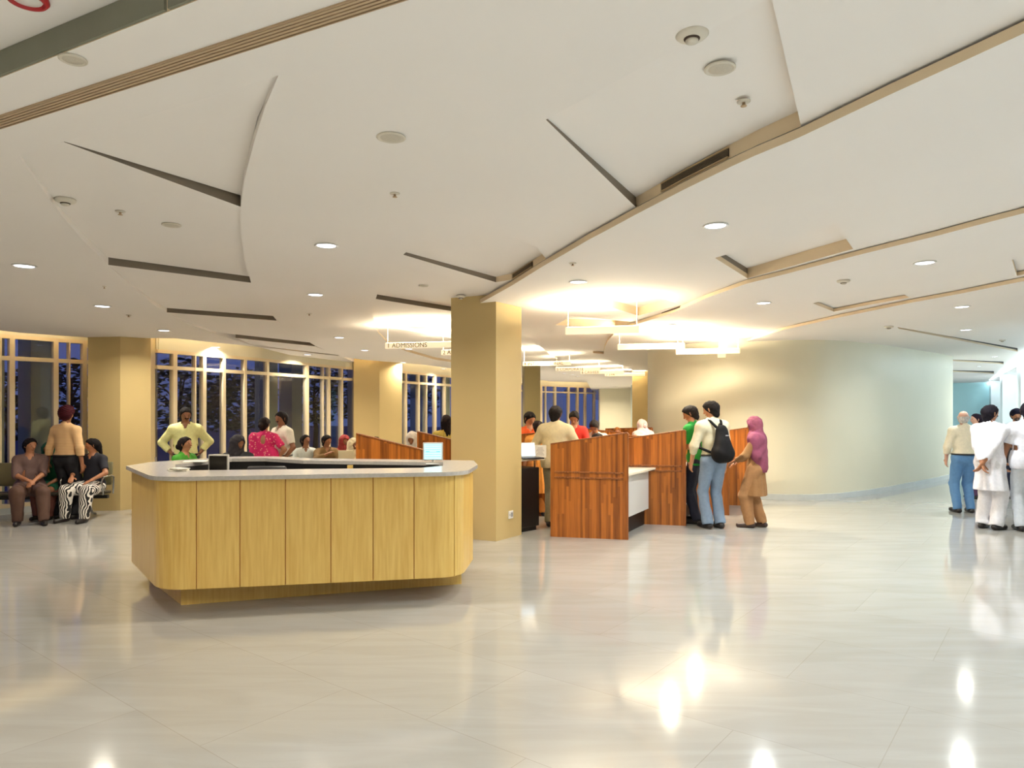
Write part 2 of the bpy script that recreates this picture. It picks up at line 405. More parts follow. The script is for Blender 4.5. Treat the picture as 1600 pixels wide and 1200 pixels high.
# hanging soffit over the far windows + cove back panels
# --- slot diffuser along the near-left ceiling
a0 = pl(0, 190); a1 = pl(592, -2); ddx, ddy = a1[0] - a0[0], a1[1] - a0[1]; L = math.hypot(ddx, ddy)
t = thing('linear_slot_diffuser', 'long beige linear air slot running across the ceiling near the front', 'air vent', (a0[0], a0[1], zpl(PM)(a0[0], a0[1])))
fr = MB(); bl = MB()
def slot_strip(mb, w0, w1, z0, z1, t0=-.8, t1=1.6):
    ox, oy = -ddy / L, ddx / L
    P4 = [(a0[0] + ddx * tt + ox * ww, a0[1] + ddy * tt + oy * ww) for tt, ww in ((t0, w0), (t1, w0), (t1, w1), (t0, w1))]
    k = len(mb.v); mb.prism(P4, zpl(PM, z0), zpl(PM, z1))
    for v in mb.v[k:]: v -= Vector((a0[0], a0[1], zpl(PM)(a0[0], a0[1])))
m_slot = mat('beige_slot_metal', (186, 160, 128), .5); m_slotd = mat('slot_gap', (70, 54, 42), .7)
slot_strip(fr, -.045, -.040, -.008, 0.0); slot_strip(fr, .040, .045, -.008, 0)
for i in range(4): slot_strip(fr, -.034 + i * .0185, -.022 + i * .0185, -.006, -.001)
slot_strip(bl, -.040, .040, -.0012, -.0004)
fr.build('slat', m_slot, t); bl.build('backing', m_slotd, t)
# ============================================================ ENTRANCE SIDE (behind the camera) so the room is closed
b = MB(); b.box((4, -8, 1.6), (60, .2, 3.6)); struct(b.build('wall_back', m_wall), 'cream wall behind the viewer')
b = MB(); b.box((-10.2, -2, 1.6), (.2, 13, 3.6)); struct(b.build('wall_left', m_wall), 'cream wall at the left')
# ============================================================ FACADE
HEAD = 2.646; TRANS = 2.395; SILL = .16
ZTOP = 3.3
def seg_pts(px_list, a, b_): return [lerp2(a, b_, on_line(p, a, b_)) for p in px_list]
def fac_xy(px):
    for a, b_ in zip(FAC[:-1], FAC[1:]):
        t_ = on_line(px, a, b_)
        if -1e-6 <= t_ <= 1 + 1e-6:
            q = lerp2(a, b_, t_)
            return q, (b_[0] - a[0], b_[1] - a[1])
    return None, None
def out_of(p, d, off):   # outward is to the left of the direction a->b
    L_ = math.hypot(*d); return (p[0] - d[1] / L_ * off, p[1] + d[0] / L_ * off)
WN = 0
def window_run(px0, px1, mulls, label, HEAD=2.646, TRANS=2.395):
    """mulls: list of (px, width m)"""
    global WN; WN += 1
    q0, _ = fac_xy(px0); q1, _ = fac_xy(px1)
    path = [q0] + [p for p in FAC if min(q0[1], q1[1]) < p[1] < max(q0[1], q1[1])] + [q1]
    root = bpy.data.objects.new('window_%d' % WN, None); COL.objects.link(root); struct(root, label)
    fr = MB(); gl = MB()
    for a, c in zip(path[:-1], path[1:]):
        d = (c[0] - a[0], c[1] - a[1]); L_ = math.hypot(*d); ang = math.atan2(d[1], d[0]); mid = ((a[0] + c[0]) / 2, (a[1] + c[1]) / 2)
        m2 = out_of(mid, d, .06)
        fr.box((m2[0], m2[1], TRANS), (L_ + .02, .11, .065), ang); fr.box((m2[0], m2[1], HEAD + .03), (L_ + .02, .12, .06), ang)
        fr.box((m2[0], m2[1], SILL - .03), (L_ + .02, .13, .06), ang)
        g = out_of(mid, d, .05)
        gl.box((g[0], g[1], (HEAD + SILL) / 2), (L_, .012, HEAD - SILL), ang)
    for px, wd in mulls:
        p, d = fac_xy(px)
        if p is None: continue
        p = out_of(p, d, .05); ang = math.atan2(d[1], d[0])
        fr.box((p[0], p[1], (HEAD + SILL) / 2), (wd * .72, .10, HEAD - SILL), ang)
    fr.build('window_frame', m_frame, root); gl.build('pane', m_glass, root)
window_run(-700, 137, [(-690, .1), (-600, .1), (-500, .1), (-410, .1), (-330, .1), (-260, .1), (-200, .1), (-140, .1), (-85, .1), (-30, .09), (1, .05), (19.5, .10), (88, .10), (109, .03), (133, .10)], 'tall window left of the first pier', HEAD=2.77, TRANS=2.46)
window_run(225, 556, [(274, .12), (306, .03), (320, .11), (351, .09), (384, .09), (419, .10), (481, .13), (506, .03), (515, .12), (535, .11)], 'long window behind the reception desk')
window_run(620, 706, [(635, .14), (655, .13), (667, .05), (681, .15), (696, .12)], 'window right of the second pier')
window_run(818, 932, [(846, .22), (853, .1), (868, .2), (889, .2), (903, .2), (915, .22), (929, .2)], 'far window seen past the central column')
# wall above windows and below sill along the facade
bt = MB(); bb = MB()
for a, c in zip(FAC[:-1], FAC[1:]):
    d = (c[0] - a[0], c[1] - a[1]); L_ = math.hypot(*d); ang = math.atan2(d[1], d[0]); mid = ((a[0] + c[0]) / 2, (a[1] + c[1]) / 2); m2 = out_of(mid, d, .1)
    hd = 2.77 if mid[1] < 12.1 else HEAD
    bt.box((m2[0], m2[1], (hd + .06 + 3.6) / 2), (L_ + .05, .2, 3.6 - hd - .06), ang)
    bb.box((m2[0], m2[1], (SILL - .06) / 2), (L_ + .05, .2, SILL - .06), ang)
struct(bt.build('wall_facade', m_wall), 'cream band above the windows'); struct(bb.build('baseboard_facade', m_skirt), 'marble kerb under the windows')
# cove lights along the facade (lamps hidden above the ceiling edge)
for a, c in zip(FACin[1:-1], FACin[2:]):
    d = (c[0] - a[0], c[1] - a[1]); L_ = math.hypot(*d); n = max(1, int(round(L_ / 3.0)))
    for i in range(n):
        p = lerp2(a, c, (i + .5) / n); q = out_of(p, d, .05); z = zpl(PM)(q[0], q[1]) + .17
        ang = math.atan2(d[1], d[0])
        t = thing('cove_lamp', 'warm tube lamp in the ceiling cove above the windows', 'lamp', (q[0], q[1], z), ang, 'cove lamps along the window wall')
        bq = MB(); bq.bbox((0, 0, 0), (L_ / n * .96, .04, .05), bev=.008); bq.build('lamp_body', m_white, t)
        area_light('cove_light', (0, .03, .03), (R(-82), 0, 0), L_ / n * .95, .04, E_COVE * L_ / n * .36, C_WARM, t)
# ============================================================ PIERS
def pier(poly, label, top=None):
    b = MB(); b.prism(poly, 0.0, 3.45); o = b.build('pillar', m_pier); struct(o, label); return o
pier([(-6.90, 11.45), (-6.405, 11.51), (-6.09, 11.87), (-6.35, 12.6), (-7.2, 12.2)], 'cream pier at the left by the waiting bench')
pier([(-3.99, 17.75), (-3.4, 18.06), (-2.89, 18.5), (-3.2, 19.6), (-4.3, 18.4)], 'cream pier behind the dark wood screens')
c0 = fl(775, 846)
pier([(c0.x, c0.y), (.125, 9.32), (-.4, 9.75), (-.79, 9.12)], 'central square column with cream cladding')
# cream wall and pillars at the far end of the hall
b = MB(); b.box((4.9, 33.2, 1.7), (1.6, .5, 3.4)); struct(b.build('wall_far', m_wall), 'cream wall at the far end of the hall')
b = MB(); b.prism([(5.1, 30.2), (5.35, 30.0), (5.5, 30.3), (5.3, 30.6)], 0, 3.3); struct(b.build('pillar', mat('blue_grey_paint', (170, 180, 172), .4)), 'grey green pillar at the far end')
b = MB(); b.prism([(3.62, 21.2), (4.3, 21.0), (5.3, 22.5), (4.2, 22.6)], 0, 3.3); struct(b.build('pillar', m_pier), 'ochre pier beside the rounded wall')
b = MB(); b.prism([(.36, 20.2), (.82, 20.4), (.7, 20.9), (.3, 20.8)], 0, 3.3); struct(b.build('pillar', mat('olive_pillar', (150, 138, 96), .5)), 'olive pillar behind the central column')
# ============================================================ ROUNDED WALL
base_px = [(1012, 767, 14.8), (1030, 0, 14.2), (1085, 0, 13.6), (1140, 0, 13.15), (1200, 780, 12.92), (1250, 0, 12.85), (1300, 779.5, 12.97), (1350, 0, 13.5), (1400, 764, 14.4), (1445, 0, 15.5), (1475, 0, 16.4), (1489, 747, 16.9)]
ctrl = [((px - CX) / F * d, d) for px, _, d in base_px]
def cr_pts(P, n=6):
    out = []
    for i in range(len(P) - 1):
        p0 = P[max(i - 1, 0)]; p1 = P[i]; p2 = P[i + 1]; p3 = P[min(i + 2, len(P) - 1)]
        for k in range(n):
            t_ = k / n
            out.append(tuple(.5 * (2 * p1[j] + (p2[j] - p0[j]) * t_ + (2 * p0[j] - 5 * p1[j] + 4 * p2[j] - p3[j]) * t_ ** 2 + (3 * p1[j] - p0[j] - 3 * p2[j] + p3[j]) * t_ ** 3) for j in (0, 1)))
    out.append(P[-1]); return out
cw = cr_pts(ctrl)
back = [(11.9, 26.0), (7.5, 26.5), (4.6, 20.6)]
b = MB(); b.prism(cw + back, 0, 3.6); o = b.build('wall_right', m_wall, smooth=False); struct(o, 'cream rounded wall')
for p in o.data.polygons: p.use_smooth = abs(p.normal.z) < .5
o.data.set_sharp_from_angle(angle=R(35))
sk = offset_poly(cw, .02)
b = MB(); b.prism(sk + cw[::-1], 0, .10); struct(b.build('baseboard_right', m_skirt), 'grey marble skirting of the rounded wall')
# ============================================================ CORRIDOR at the right
m_cwall = mat('white_corridor_wall', (226, 232, 230), .35, noise=.01)
ca = (12.08, 16.6); cb_ = (24.2, 36.5)
cdx, cdy = cb_[0] - ca[0], cb_[1] - ca[1]; cl = math.hypot(cdx, cdy); cang = math.atan2(cdy, cdx)
def cpt(s_, off): return (ca[0] + cdx / cl * s_ + cdy / cl * off, ca[1] + cdy / cl * s_ - cdx / cl * off)
b = MB(); m_ = cpt(6, .9); b.box((m_[0], m_[1], 1.8), (36, .2, 3.6), cang); struct(b.build('wall_corridor', m_cwall), 'white corridor wall')
for i, s_ in enumerate((-7.5, -1.2, 3.0, 9.5, 16)):
    b = MB(); p = cpt(s_, .60); b.box((p[0], p[1], 1.8), (1.15, .95, 3.6), cang); struct(b.build('pillar', m_cwall), 'white pier along the corridor wall')
for i in range(7):
    p = cpt(-5 + i * 4, .04); z = 2.84
    t = thing('cove_lamp', 'white tube lamp in the ceiling cove of the corridor', 'lamp', (p[0], p[1], z), cang, 'cove lamps along the corridor wall')
    bq = MB(); bq.bbox((0, 0, 0), (3.7, .10, .06), bev=.008); bq.build('lamp_tube', mat('tube_glow', (225, 245, 255), .4, emit=4.0), t)
    area_light('cove_light', (0, -.08, -.04), (R(-25), 0, 0), 3.6, .1, 34, C_WHITE, t)
b = MB(); b.box((17.2, 31.5, 1.7), (11, .12, 3.4), R(-12)); struct(b.build('wall_end', mat('aqua_glass_wall', (186, 226, 228), .15, noise=.05, scale=.7)), 'pale aqua glazed wall at the corridor end')
# right hand side of the hall, out of frame
b = MB(); b.box((15.5, 2.5, 1.8), (.2, 22, 3.6)); struct(b.build('wall_side', m_cwall), 'white side wall')
# ============================================================ OUTSIDE
m_ext = mat('exterior_column_paint', (176, 176, 130), .6, noise=.03, scale=2)
def ext_col(pxa, pxm, pxb, d, label):
    """rectangular exterior column: left face pxa..pxm, right face pxm..pxb"""
    A = ((pxa - CX) / F * (d + .55), d + .55); Mx = ((pxm - CX) / F * d, d); Bp = ((pxb - CX) / F * (d + .35), d + .35)
    q = (A[0] + Bp[0] - Mx[0], A[1] + Bp[1] - Mx[1])
    b = MB(); b.prism([Mx, Bp, q, A], -1, 4.2); struct(b.build('pillar', m_ext), label)
ext_col(-50, -30, 7, 11.4, 'exterior column outside the left window')
ext_col(28, 48, 82, 12.4, 'exterior column outside the left window')
ext_col(398, 417, 434, 17.5, 'exterior column outside the long window')
ext_col(436, 456, 472, 18.8, 'exterior column outside the long window')
ext_col(641, 660, 668, 24.0, 'exterior column outside the window by the second pier')
ext_col(688, 694, 703, 26.0, 'exterior column outside the window by the second pier')
b = MB(); b.box((-24, 30, -.35), (40, 90, .1), R(-20)); struct(b.build('ground', mat('night_ground', (60, 66, 78), .8, noise=.2, scale=.6)), 'dark ground outside the windows')
m_leaf = mat('dusk_leaves', (44, 50, 30), .8, noise=.35, scale=3); m_bark = mat('bark', (58, 46, 38), .9)
def tree(px, d, h, rr, label, seed):
    rnd = random.Random(seed); p = at_d(px, 700, d)
    t = thing('tree', label, 'tree', (p.x, p.y, -.3), 0, 'trees outside the windows')
    tr = MB(); tr.tube([(0, 0, 0), (.05, 0, h * .3), (-.05, .05, h * .55), (0, 0, h * .8)], [.12, .09, .06, .03])
    for k in range(6):
        a = rnd.uniform(0, 6.28); z = h * rnd.uniform(.35, .7); tr.tube([(0, 0, z), (math.cos(a) * rr * .4, math.sin(a) * rr * .4, z + h * .12), (math.cos(a) * rr * .7, math.sin(a) * rr * .7, z + h * .2)], [.04, .025, .01], n=5)
    tr.build('trunk', m_bark, t)
    lf = MB()
    for k in range(900):
        v = Vector((rnd.gauss(0, 1), rnd.gauss(0, 1), rnd.gauss(0, 1))).normalized() * rnd.uniform(.45, 1) ** .6
        c = Vector((v.x * rr, v.y * rr, h * .64 + v.z * h * .33)); sz = rnd.uniform(.07, .16)
        q = Matrix.Rotation(rnd.uniform(0, 6.28), 3, 'Z') @ Matrix.Rotation(rnd.uniform(-1.2, 1.2), 3, 'X')
        lf.add([c + q @ Vector(x) for x in ((-sz, 0, 0), (0, -sz * .5, 0), (sz, 0, .03), (0, sz * .5, 0))], [(0, 1, 2, 3)])
    lf.build('foliage', m_leaf, t)
for i, (px, d, h, rr, lb) in enumerate([(283, 22, 3.7, 1.2, 'bushy tree in dusk light seen above the man in the yellow shirt'), (346, 26, 3.3, 1.3, 'low round tree outside, behind the dark blank monitor'),
        (381, 24, 3.5, 1.1, 'dark tree outside, seen left of the woman in pink'), (492, 27, 3.9, 1.0, 'dark tree outside above the seated men'), (545, 33, 4.4, 1.1, 'dark tree outside beside the second pier'),
        (646, 36, 4.0, 1.4, 'dark tree seen through the window right of the second pier'), (112, 22, 3.6, 1.2, 'dark tree outside behind the man in the maroon turban'), (12, 20, 3.2, 1.0, 'dark tree outside the window at the far left')]):
    tree(px, d, h, rr, lb, i)
# ============================================================ CEILING FITTINGS
m_lens = mat('downlight_lens', (236, 240, 255), .4, emit=7.0)
def downlight_proto():
    t = thing('ceiling_downlight', 'x', 'light')
    b = MB(); b.lathe([(.098, 0), (.1, -.006), (.09, -.011), (.08, -.006), (.078, 0)], 28); b.build('trim_ring', m_white, t, True)
    b = MB(); b.lathe([(.078, -.004), (.05, -.0065), (.01, -.007)], 24); b.build('lens', m_lens, t, True)
    return t
dl0 = None
def downlight(px, py, P, h, label, e=1.0, col=C_COOL, rad=1.0, xy=None):
    global dl0
    q = xy or pl(px, py, P, h); z = zpl(P, h)(*q)
    if dl0 is None: dl0 = downlight_proto(); t = dl0
    else: t = copy_tree(dl0)
    t.location = (q[0], q[1], z - .001); t['label'] = label; t['group'] = 'recessed ceiling downlights'
    t.scale = (rad, rad, 1)
    sp = bpy.data.lights.new('downlight_beam', 'AREA'); sp.shape = 'DISK'; sp.size = .15; sp.energy = E_DOWN * e; sp.color = col; sp.spread = R(150)
    so = bpy.data.objects.new('downlight_beam', sp); COL.objects.link(so); so.location = (q[0], q[1], z - .02)
    so.parent = t; so.matrix_parent_inverse = Matrix.Identity(4); so.location = (0, 0, -.015)
    return t
DL = [(38, 415, PM, 0, 'round downlight at the far left, above the waiting bench side'), (160, 478, PM, 0, 'round downlight left of the ceiling recess, second in the left row'),
      (256, 516, PM, 0, 'round downlight just above and right of the left pier'), (337, 542, PM, 0, 'small downlight over the window behind the desk'),
      (510, 383, PM, 0, 'round downlight in the middle of the lobe above the desk'), (493, 460, PM, 0, 'round downlight behind the one over the desk centre'),
      (530, 527, PM, 0, 'small downlight near the start of the lit ceiling curve'), (570, 547, PM, 0, 'small downlight above the second pier'),
      (630, 566, PM, 0, 'small downlight right of the second pier'), (693, 576, PM, 0, 'small downlight beside the central column'),
      (1118, 352, PR, 0, 'large round downlight beyond the first arc, near the long air grille'), (903, 440, PR, 0, 'round downlight to the right of the central column'),
      (1193, 473, PR, -.05, 'round downlight beyond the second arc, above the lit pendants'), (1445, 410, PR, -.05, 'round downlight between the second and third arcs at the right'),
      (1503, 479, PR, -.10, 'downlight beyond the third arc near the corridor'), (1509, 515, PR, -.10, 'smallest downlight near the corridor entrance')]
for px, py, P, h, lb in DL:
    cool = px > 1100
    downlight(px, py, P, h, lb, e=1.6 if cool else (1.25 if px < 300 else .9), col=C_WHITE if cool else C_COOL)
for px, py in ((831, 577), (895, 585)): downlight(px, py, PM, 0, 'tiny far downlight beyond the hanging signs, ' + ('left one' if px < 850 else 'right one'), e=1.2)
# further lamps of the same lobby ceiling, above and behind the viewpoint
k = 0
for x, y in ((-4.5, 1.2), (-1.6, 1.2), (1.6, .4), (4.8, 1.6), (-6.5, -2), (-2.6, -2.2), (1.5, -2.4), (5.2, -1.5), (8.5, 1.5), (11.2, 4.5), (8.6, 5.6), (-4, -5.5), (1, -5.5), (6, -5.5), (11, -2), (12.6, 8.5), (10.6, 11.8)):
    k += 1
    P, h = (PR, 0) if x > 2.6 and y > 1.3 else (PM, .11 if y < 1.2 else 0)
    if x > 8 and y > 3: h = -.10
    rt = x > 1.4
    downlight(0, 0, P, h, 'ceiling downlight outside the picture', e=2.1 if not rt else 4.7, col=C_COOL if not rt else C_WHITE, xy=(x, y))
for x, y in ((13.6, 20.5), (17.5, 26), (14.5, 24), (11.8, 17.2)):
    downlight(0, 0, PR, -.10, 'downlight of the corridor', e=3.0, col=C_WHITE, xy=(x, y))
for x, y in ((-4.5, 15.5), (-2.2, 15), (-1, 19), (2.2, 24), (.8, 15.5), (2.6, 28)):  # unseen warm lamps, added for more light deep in the hall
    downlight(0, 0, PM, 0, 'unseen ceiling downlight added behind the arcs and columns', e=2.6 if x > -2 else 1.0, col=C_WARM, xy=(x, y))
for x, y in ((3.3, 29.5), (1.9, 25.5), (4.6, 31)): downlight(0, 0, PR if x > 3 else PM, 0, 'unseen ceiling downlight added to brighten the far end of the hall', e=5, col=C_WARM, xy=(x, y))  # added unseen lamps that lift the dark far wall
for x, y in ((3.15, 12.1), (2.45, 10.9)):  # two added lamps, no known fixtures, to brighten the rounded wall
    downlight(0, 0, PR, -.052, 'ceiling downlight added over the blank hanging boxes to brighten the rounded wall', e=3.4, col=C_WARM, xy=(x, y))
m_fit = mat('off_white_fitting', (214, 206, 190), .55)
def fitting(kind, px, py, P, h, label, s_=1.0):
    q = pl(px, py, P, h); z = zpl(P, h)(*q)
    if kind == 'smoke':
        t = thing('smoke_detector', label, 'smoke detector', (q[0], q[1], z))
        b = MB(); b.lathe([(.066, 0), (.068, -.012), (.058, -.022), (.04, -.028)], 28); b.build('base', m_fit, t, True)
        b = MB(); b.lathe([(.034, -.026), (.030, -.034)], 20); b.build('sensor_grille', m_slotd, t, True)
        b = MB(); b.lathe([(.026, -.030), (.026, -.042), (.012, -.047)], 20); b.build('sensor_cap', m_fit, t, True)
    elif kind == 'plate':
        t = thing('ceiling_speaker', label, 'speaker', (q[0], q[1], z))
        b = MB(); b.lathe([(.070, 0), (.071, -.006), (.062, -.010), (.058, -.006)], 28); b.build('rim', m_fit, t, True)
        b = MB(); b.lathe([(.058, -.003), (.05, -.007), (.01, -.009)], 28); b.build('grille', mat('speaker_grille', (196, 188, 172), .6, noise=.08, scale=300), t, True)
    else:
        t = thing('sprinkler_head', label, 'sprinkler', (q[0], q[1], z))
        b = MB(); b.lathe([(.034, 0), (.034, -.005), (.02, -.008)], 20); b.build('escutcheon', m_fit, t, True)
        b = MB(); b.lathe([(.008, -.006), (.008, -.022), (.016, -.024), (.016, -.027)], 12); b.build('deflector', m_slot, t, True)
    t.scale = (s_, s_, 1)
    return t
fitting('smoke', 1081, 50, PM, .012, 'domed smoke detector at the top of the picture, above the round speaker')
fitting('plate', 1125, 106, PM, .035, 'flat round ceiling speaker below the near smoke detector')
fitting('sprinkler', 1162, 158, PM, .05, 'small sprinkler plate near the long air grille')
fitting('plate', 611, 214, PM, 0, 'round speaker plate alone in the middle of the ceiling lobe', 1.1)
fitting('sprinkler', 617, 302, PM, 0, 'small sprinkler plate behind the lobe speaker')
fitting('plate', 114, 92, PM, 0, 'round plate next to the grey edge strip at the front left', .75)
fitting('smoke', 102, 311, PM, .035, 'smoke detector inside the left ceiling recess', .95)
fitting('sprinkler', 188, 330, PM, .03, 'dark little sprinkler inside the left ceiling recess')
fitting('plate', 268, 351, PM, .03, 'round plate inside the left ceiling recess')
fitting('plate', 662, 446, PM, .015, 'faint round plate just left of the central column top', .8)
fitting('smoke', 720, 462, PM, .02, 'smoke detector touching the central column top', .9)
fitting('sprinkler', 895, 411, PR, 0, 'sprinkler plate beyond the first arc')
fitting('smoke', 1318, 438, PR, -.05, 'smoke detector between the second and third arcs')
fitting('smoke', 1389, 510, PR, -.10, 'smoke detector at the start of the long dark slot')
fitting('sprinkler', 201, 492, PM, 0, 'sprinkler between the left row of downlights')
fitting('sprinkler', 483, 490, PM, 0, 'sprinkler behind the second lobe downlight')
fitting('smoke', 1566, 531, PR, -.10, 'smoke detector near the corridor ceiling edge', .8)
fitting('sprinkler', 163, 447, PM, .0, 'tiny sprinkler beside the left recess edge', .6)
# round red rimmed sounder at the top left
q = pl(42, -6, PM, .11); z = zpl(PM, .11)(*q)
t = thing('ceiling_sign', 'round white disc with a red rim on the ceiling at the top left corner', 'sign', (q[0], q[1], z))
b = MB(); b.lathe([(.071, 0), (.074, -.012), (.066, -.022), (.055, -.022), (.053, -.01)], 36); b.build('rim', mat('red_rim', (176, 34, 40), .4), t, True)
b = MB(); b.lathe([(.055, -.004), (.05, -.014), (.005, -.015)], 32); b.build('disc', m_white, t, True)
# air grilles on the arc face
def face_grille(px0, px1, label, dz0, dz1, n=6):
    """on the face under the recess that runs along the first arc"""
    a = None
    pts = c1seg(600, 1400, -.02)
    def hit(px):
        for p, q_ in zip(pts[:-1], pts[1:]):
            t_ = on_line(px, p, q_)
            if 0 <= t_ <= 1: return lerp2(p, q_, t_)
    p, q_ = hit(px0), hit(px1)
    mid_i = [c for c, s_ in zip(pts, [s_ for s_ in C1px if 600 <= s_[0] <= 1400]) if px0 + 3 < s_[0] < px1 - 3]
    run = [p] + mid_i + [q_]; o3 = (p[0], p[1]); t = thing('air_grille', label, 'air vent', (o3[0], o3[1], zpl(PM, dz0)(*o3)))
    z00 = zpl(PM, dz0)(*o3)
    def strips(a, c_, w0, w1):
        b = MB()
        for u_, v_ in zip(run[:-1], run[1:]):
            e0 = offset_poly([u_, v_], w0); e1 = offset_poly([u_, v_], w1)
            b.prism([(x - o3[0], y - o3[1]) for x, y in (e0[0], e0[1], e1[1], e1[0])], lambda x, y: zpl(PM, a)(x + o3[0], y + o3[1]) - z00, lambda x, y: zpl(PM, c_)(x + o3[0], y + o3[1]) - z00)
        return b
    strips(dz0, dz1, .004, .008).build('backing', m_dark, t)
    H_ = dz1 - dz0; fr = strips(dz0 - .005, dz0, .004, .018); f2 = strips(dz1, dz1 + .005, .004, .018); fr.add(f2.v, f2.f)
    fr.build('frame', mat('grille_frame', (206, 178, 134), .5), t)
    sl = MB()
    for i in range(n):
        q3 = strips(dz0 + H_ * (i + .35) / n, dz0 + H_ * (i + .62) / n, .008, .015); sl.add(q3.v, q3.f)
    sl.build('slat', mat('grille_slat', (128, 112, 92), .5), t)
    return t
gr1 = face_grille(1035, 1140, 'long dark air grille in the face of the first ceiling arc', .012, .062)
gr2 = face_grille(801, 833, 'short dark air grille on the ceiling arc above the central column', .006, .055, 5)
def c2_grille(px0, px1, label):
    pts = offset_poly(C2, -.004)
    def hit(px):
        for p, q_ in zip(pts[:-1], pts[1:]):
            t_ = on_line(px, p, q_)
            if 0 <= t_ <= 1: return lerp2(p, q_, t_)
    p, q_ = hit(px0), hit(px1); L_ = math.hypot(q_[0] - p[0], q_[1] - p[1]); ang = math.atan2(q_[1] - p[1], q_[0] - p[0])
    mid = ((p[0] + q_[0]) / 2, (p[1] + q_[1]) / 2)
    t = thing('air_grille', label, 'air vent', (mid[0], mid[1], zpl(PR, .012)(*mid)), ang)
    b = MB(); b.box((0, 0, 0), (L_, .008, .06)); b.build('backing', m_slotd, t)
    b = MB(); [b.box((0, .006, -.02 + i * .013), (L_, .006, .005)) for i in range(4)]; b.build('slat', m_slot, t)
c2_grille(1034, 1063, 'small air grille on the second arc beside the lit pendants')
# ============================================================ HANGING SIGNS / UPLIGHT PENDANTS
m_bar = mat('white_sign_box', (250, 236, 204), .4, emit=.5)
m_let = mat('grey_lettering', (84, 78, 68), .6)
def text_mesh(s_, size, m, parent, loc, rot, name='lettering', ext=.002):
    cu = bpy.data.curves.new(name, 'FONT'); cu.body = s_; cu.size = size; cu.extrude = ext; cu.align_x = 'LEFT'; cu.align_y = 'CENTER'
    o = bpy.data.objects.new(name, cu); cu.materials.append(m); COL.objects.link(o)
    bpy.context.view_layer.update(); me = bpy.data.meshes.new_from_object(o.evaluated_get(bpy.context.evaluated_depsgraph_get()))
    bpy.data.objects.remove(o); o = bpy.data.objects.new(name, me); COL.objects.link(o)
    if not me.materials: me.materials.append(m)
    o.parent = parent; o.location = loc; o.rotation_euler = rot
    return o
PZ = 2.62
def pendant(px0, py0, px1, text, label, lab2=None, L_=1.0, e=1.0, hgt=.09, glow=True, z=PZ):
    """px0,py0: lower left end of the box as seen; runs parallel to the wooden end panels"""
    d0 = F * (z - CH) / (HY - py0); x0 = (px0 - CX) / F * d0
    dirx, diry = .973, -.230
    t_ = on_line(px1, (x0, d0), (x0 + dirx, d0 + diry)); L_ = t_
    ang = math.atan2(diry, dirx)
    mid = (x0 + dirx * L_ / 2, d0 + diry * L_ / 2)
    t = thing('pendant_sign' if text else 'pendant_uplight', label, 'sign' if text else 'light', (mid[0], mid[1], z), ang, 'hanging box lights over the counters')
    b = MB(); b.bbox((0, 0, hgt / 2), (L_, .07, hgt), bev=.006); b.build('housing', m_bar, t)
    b = MB(); b.box((0, 0, hgt + .002), (L_ - .04, .05, .004)); b.build('diffuser', mat('uplight_glow', (255, 236, 190), .4, emit=9.0), t)
    ztop = zpl(PM)(*mid)
    if mid[0] > 0 and mid[1] < 14: ztop = zpl(PR)(*mid)
    for sx_ in (-1, 1):
        b = MB(); b.tube([(sx_ * (L_ / 2 - .03), 0, hgt), (sx_ * (L_ / 2 - .03), 0, ztop - z - .005)], .0045, 8); b.build('rod', m_bar, t)
    if text:
        text_mesh(text, .105, m_let, t, (-L_ / 2 + .035, -.040, hgt * .48), (R(90), 0, 0))
    area_light('uplight', (0, 0, hgt + .03), (R(180), 0, 0), max(.2, L_ - .1), .06, E_PEND * e, C_WARM, t)
    return t
pendant(603, 545, 712, '1 ADMISSIONS', 'hanging sign reading 1 ADMISSIONS, left of the central column', e=1.15)
pendant(690, 555, 772, '2 ADMISSIONS', 'hanging sign numbered 2, half hidden by the central column', e=1.0)
pendant(817, 572, 892, '4 INTERNATIONAL', 'hanging sign 4 INTERNATIONAL just right of the central column', e=1.2)
pendant(868, 580, 938, '5 CORPORATE', 'hanging sign 5 CORPORATE, second of the right row', e=1.2)
pendant(907, 584.5, 975, '6 CASHIER', 'hanging sign 6 CASHIER, third of the right row', e=1.2)
pendant(945, 588, 1008, '7 TPA', 'farthest hanging sign, beside the ochre pier', e=1.2)
pendant(884, 523, 999, None, 'blank hanging box light nearest the viewer, right of the column', e=1.7)
pendant(965, 547, 1070, None, 'blank hanging box light second from the front', e=2.2)
pendant(1056, 554, 1156, None, 'blank hanging box light in front of the rounded wall, third from the front', e=2.5)
pendant(1121, 559, 1212, None, 'blank hanging box light farthest right, in front of the rounded wall', e=2.5)
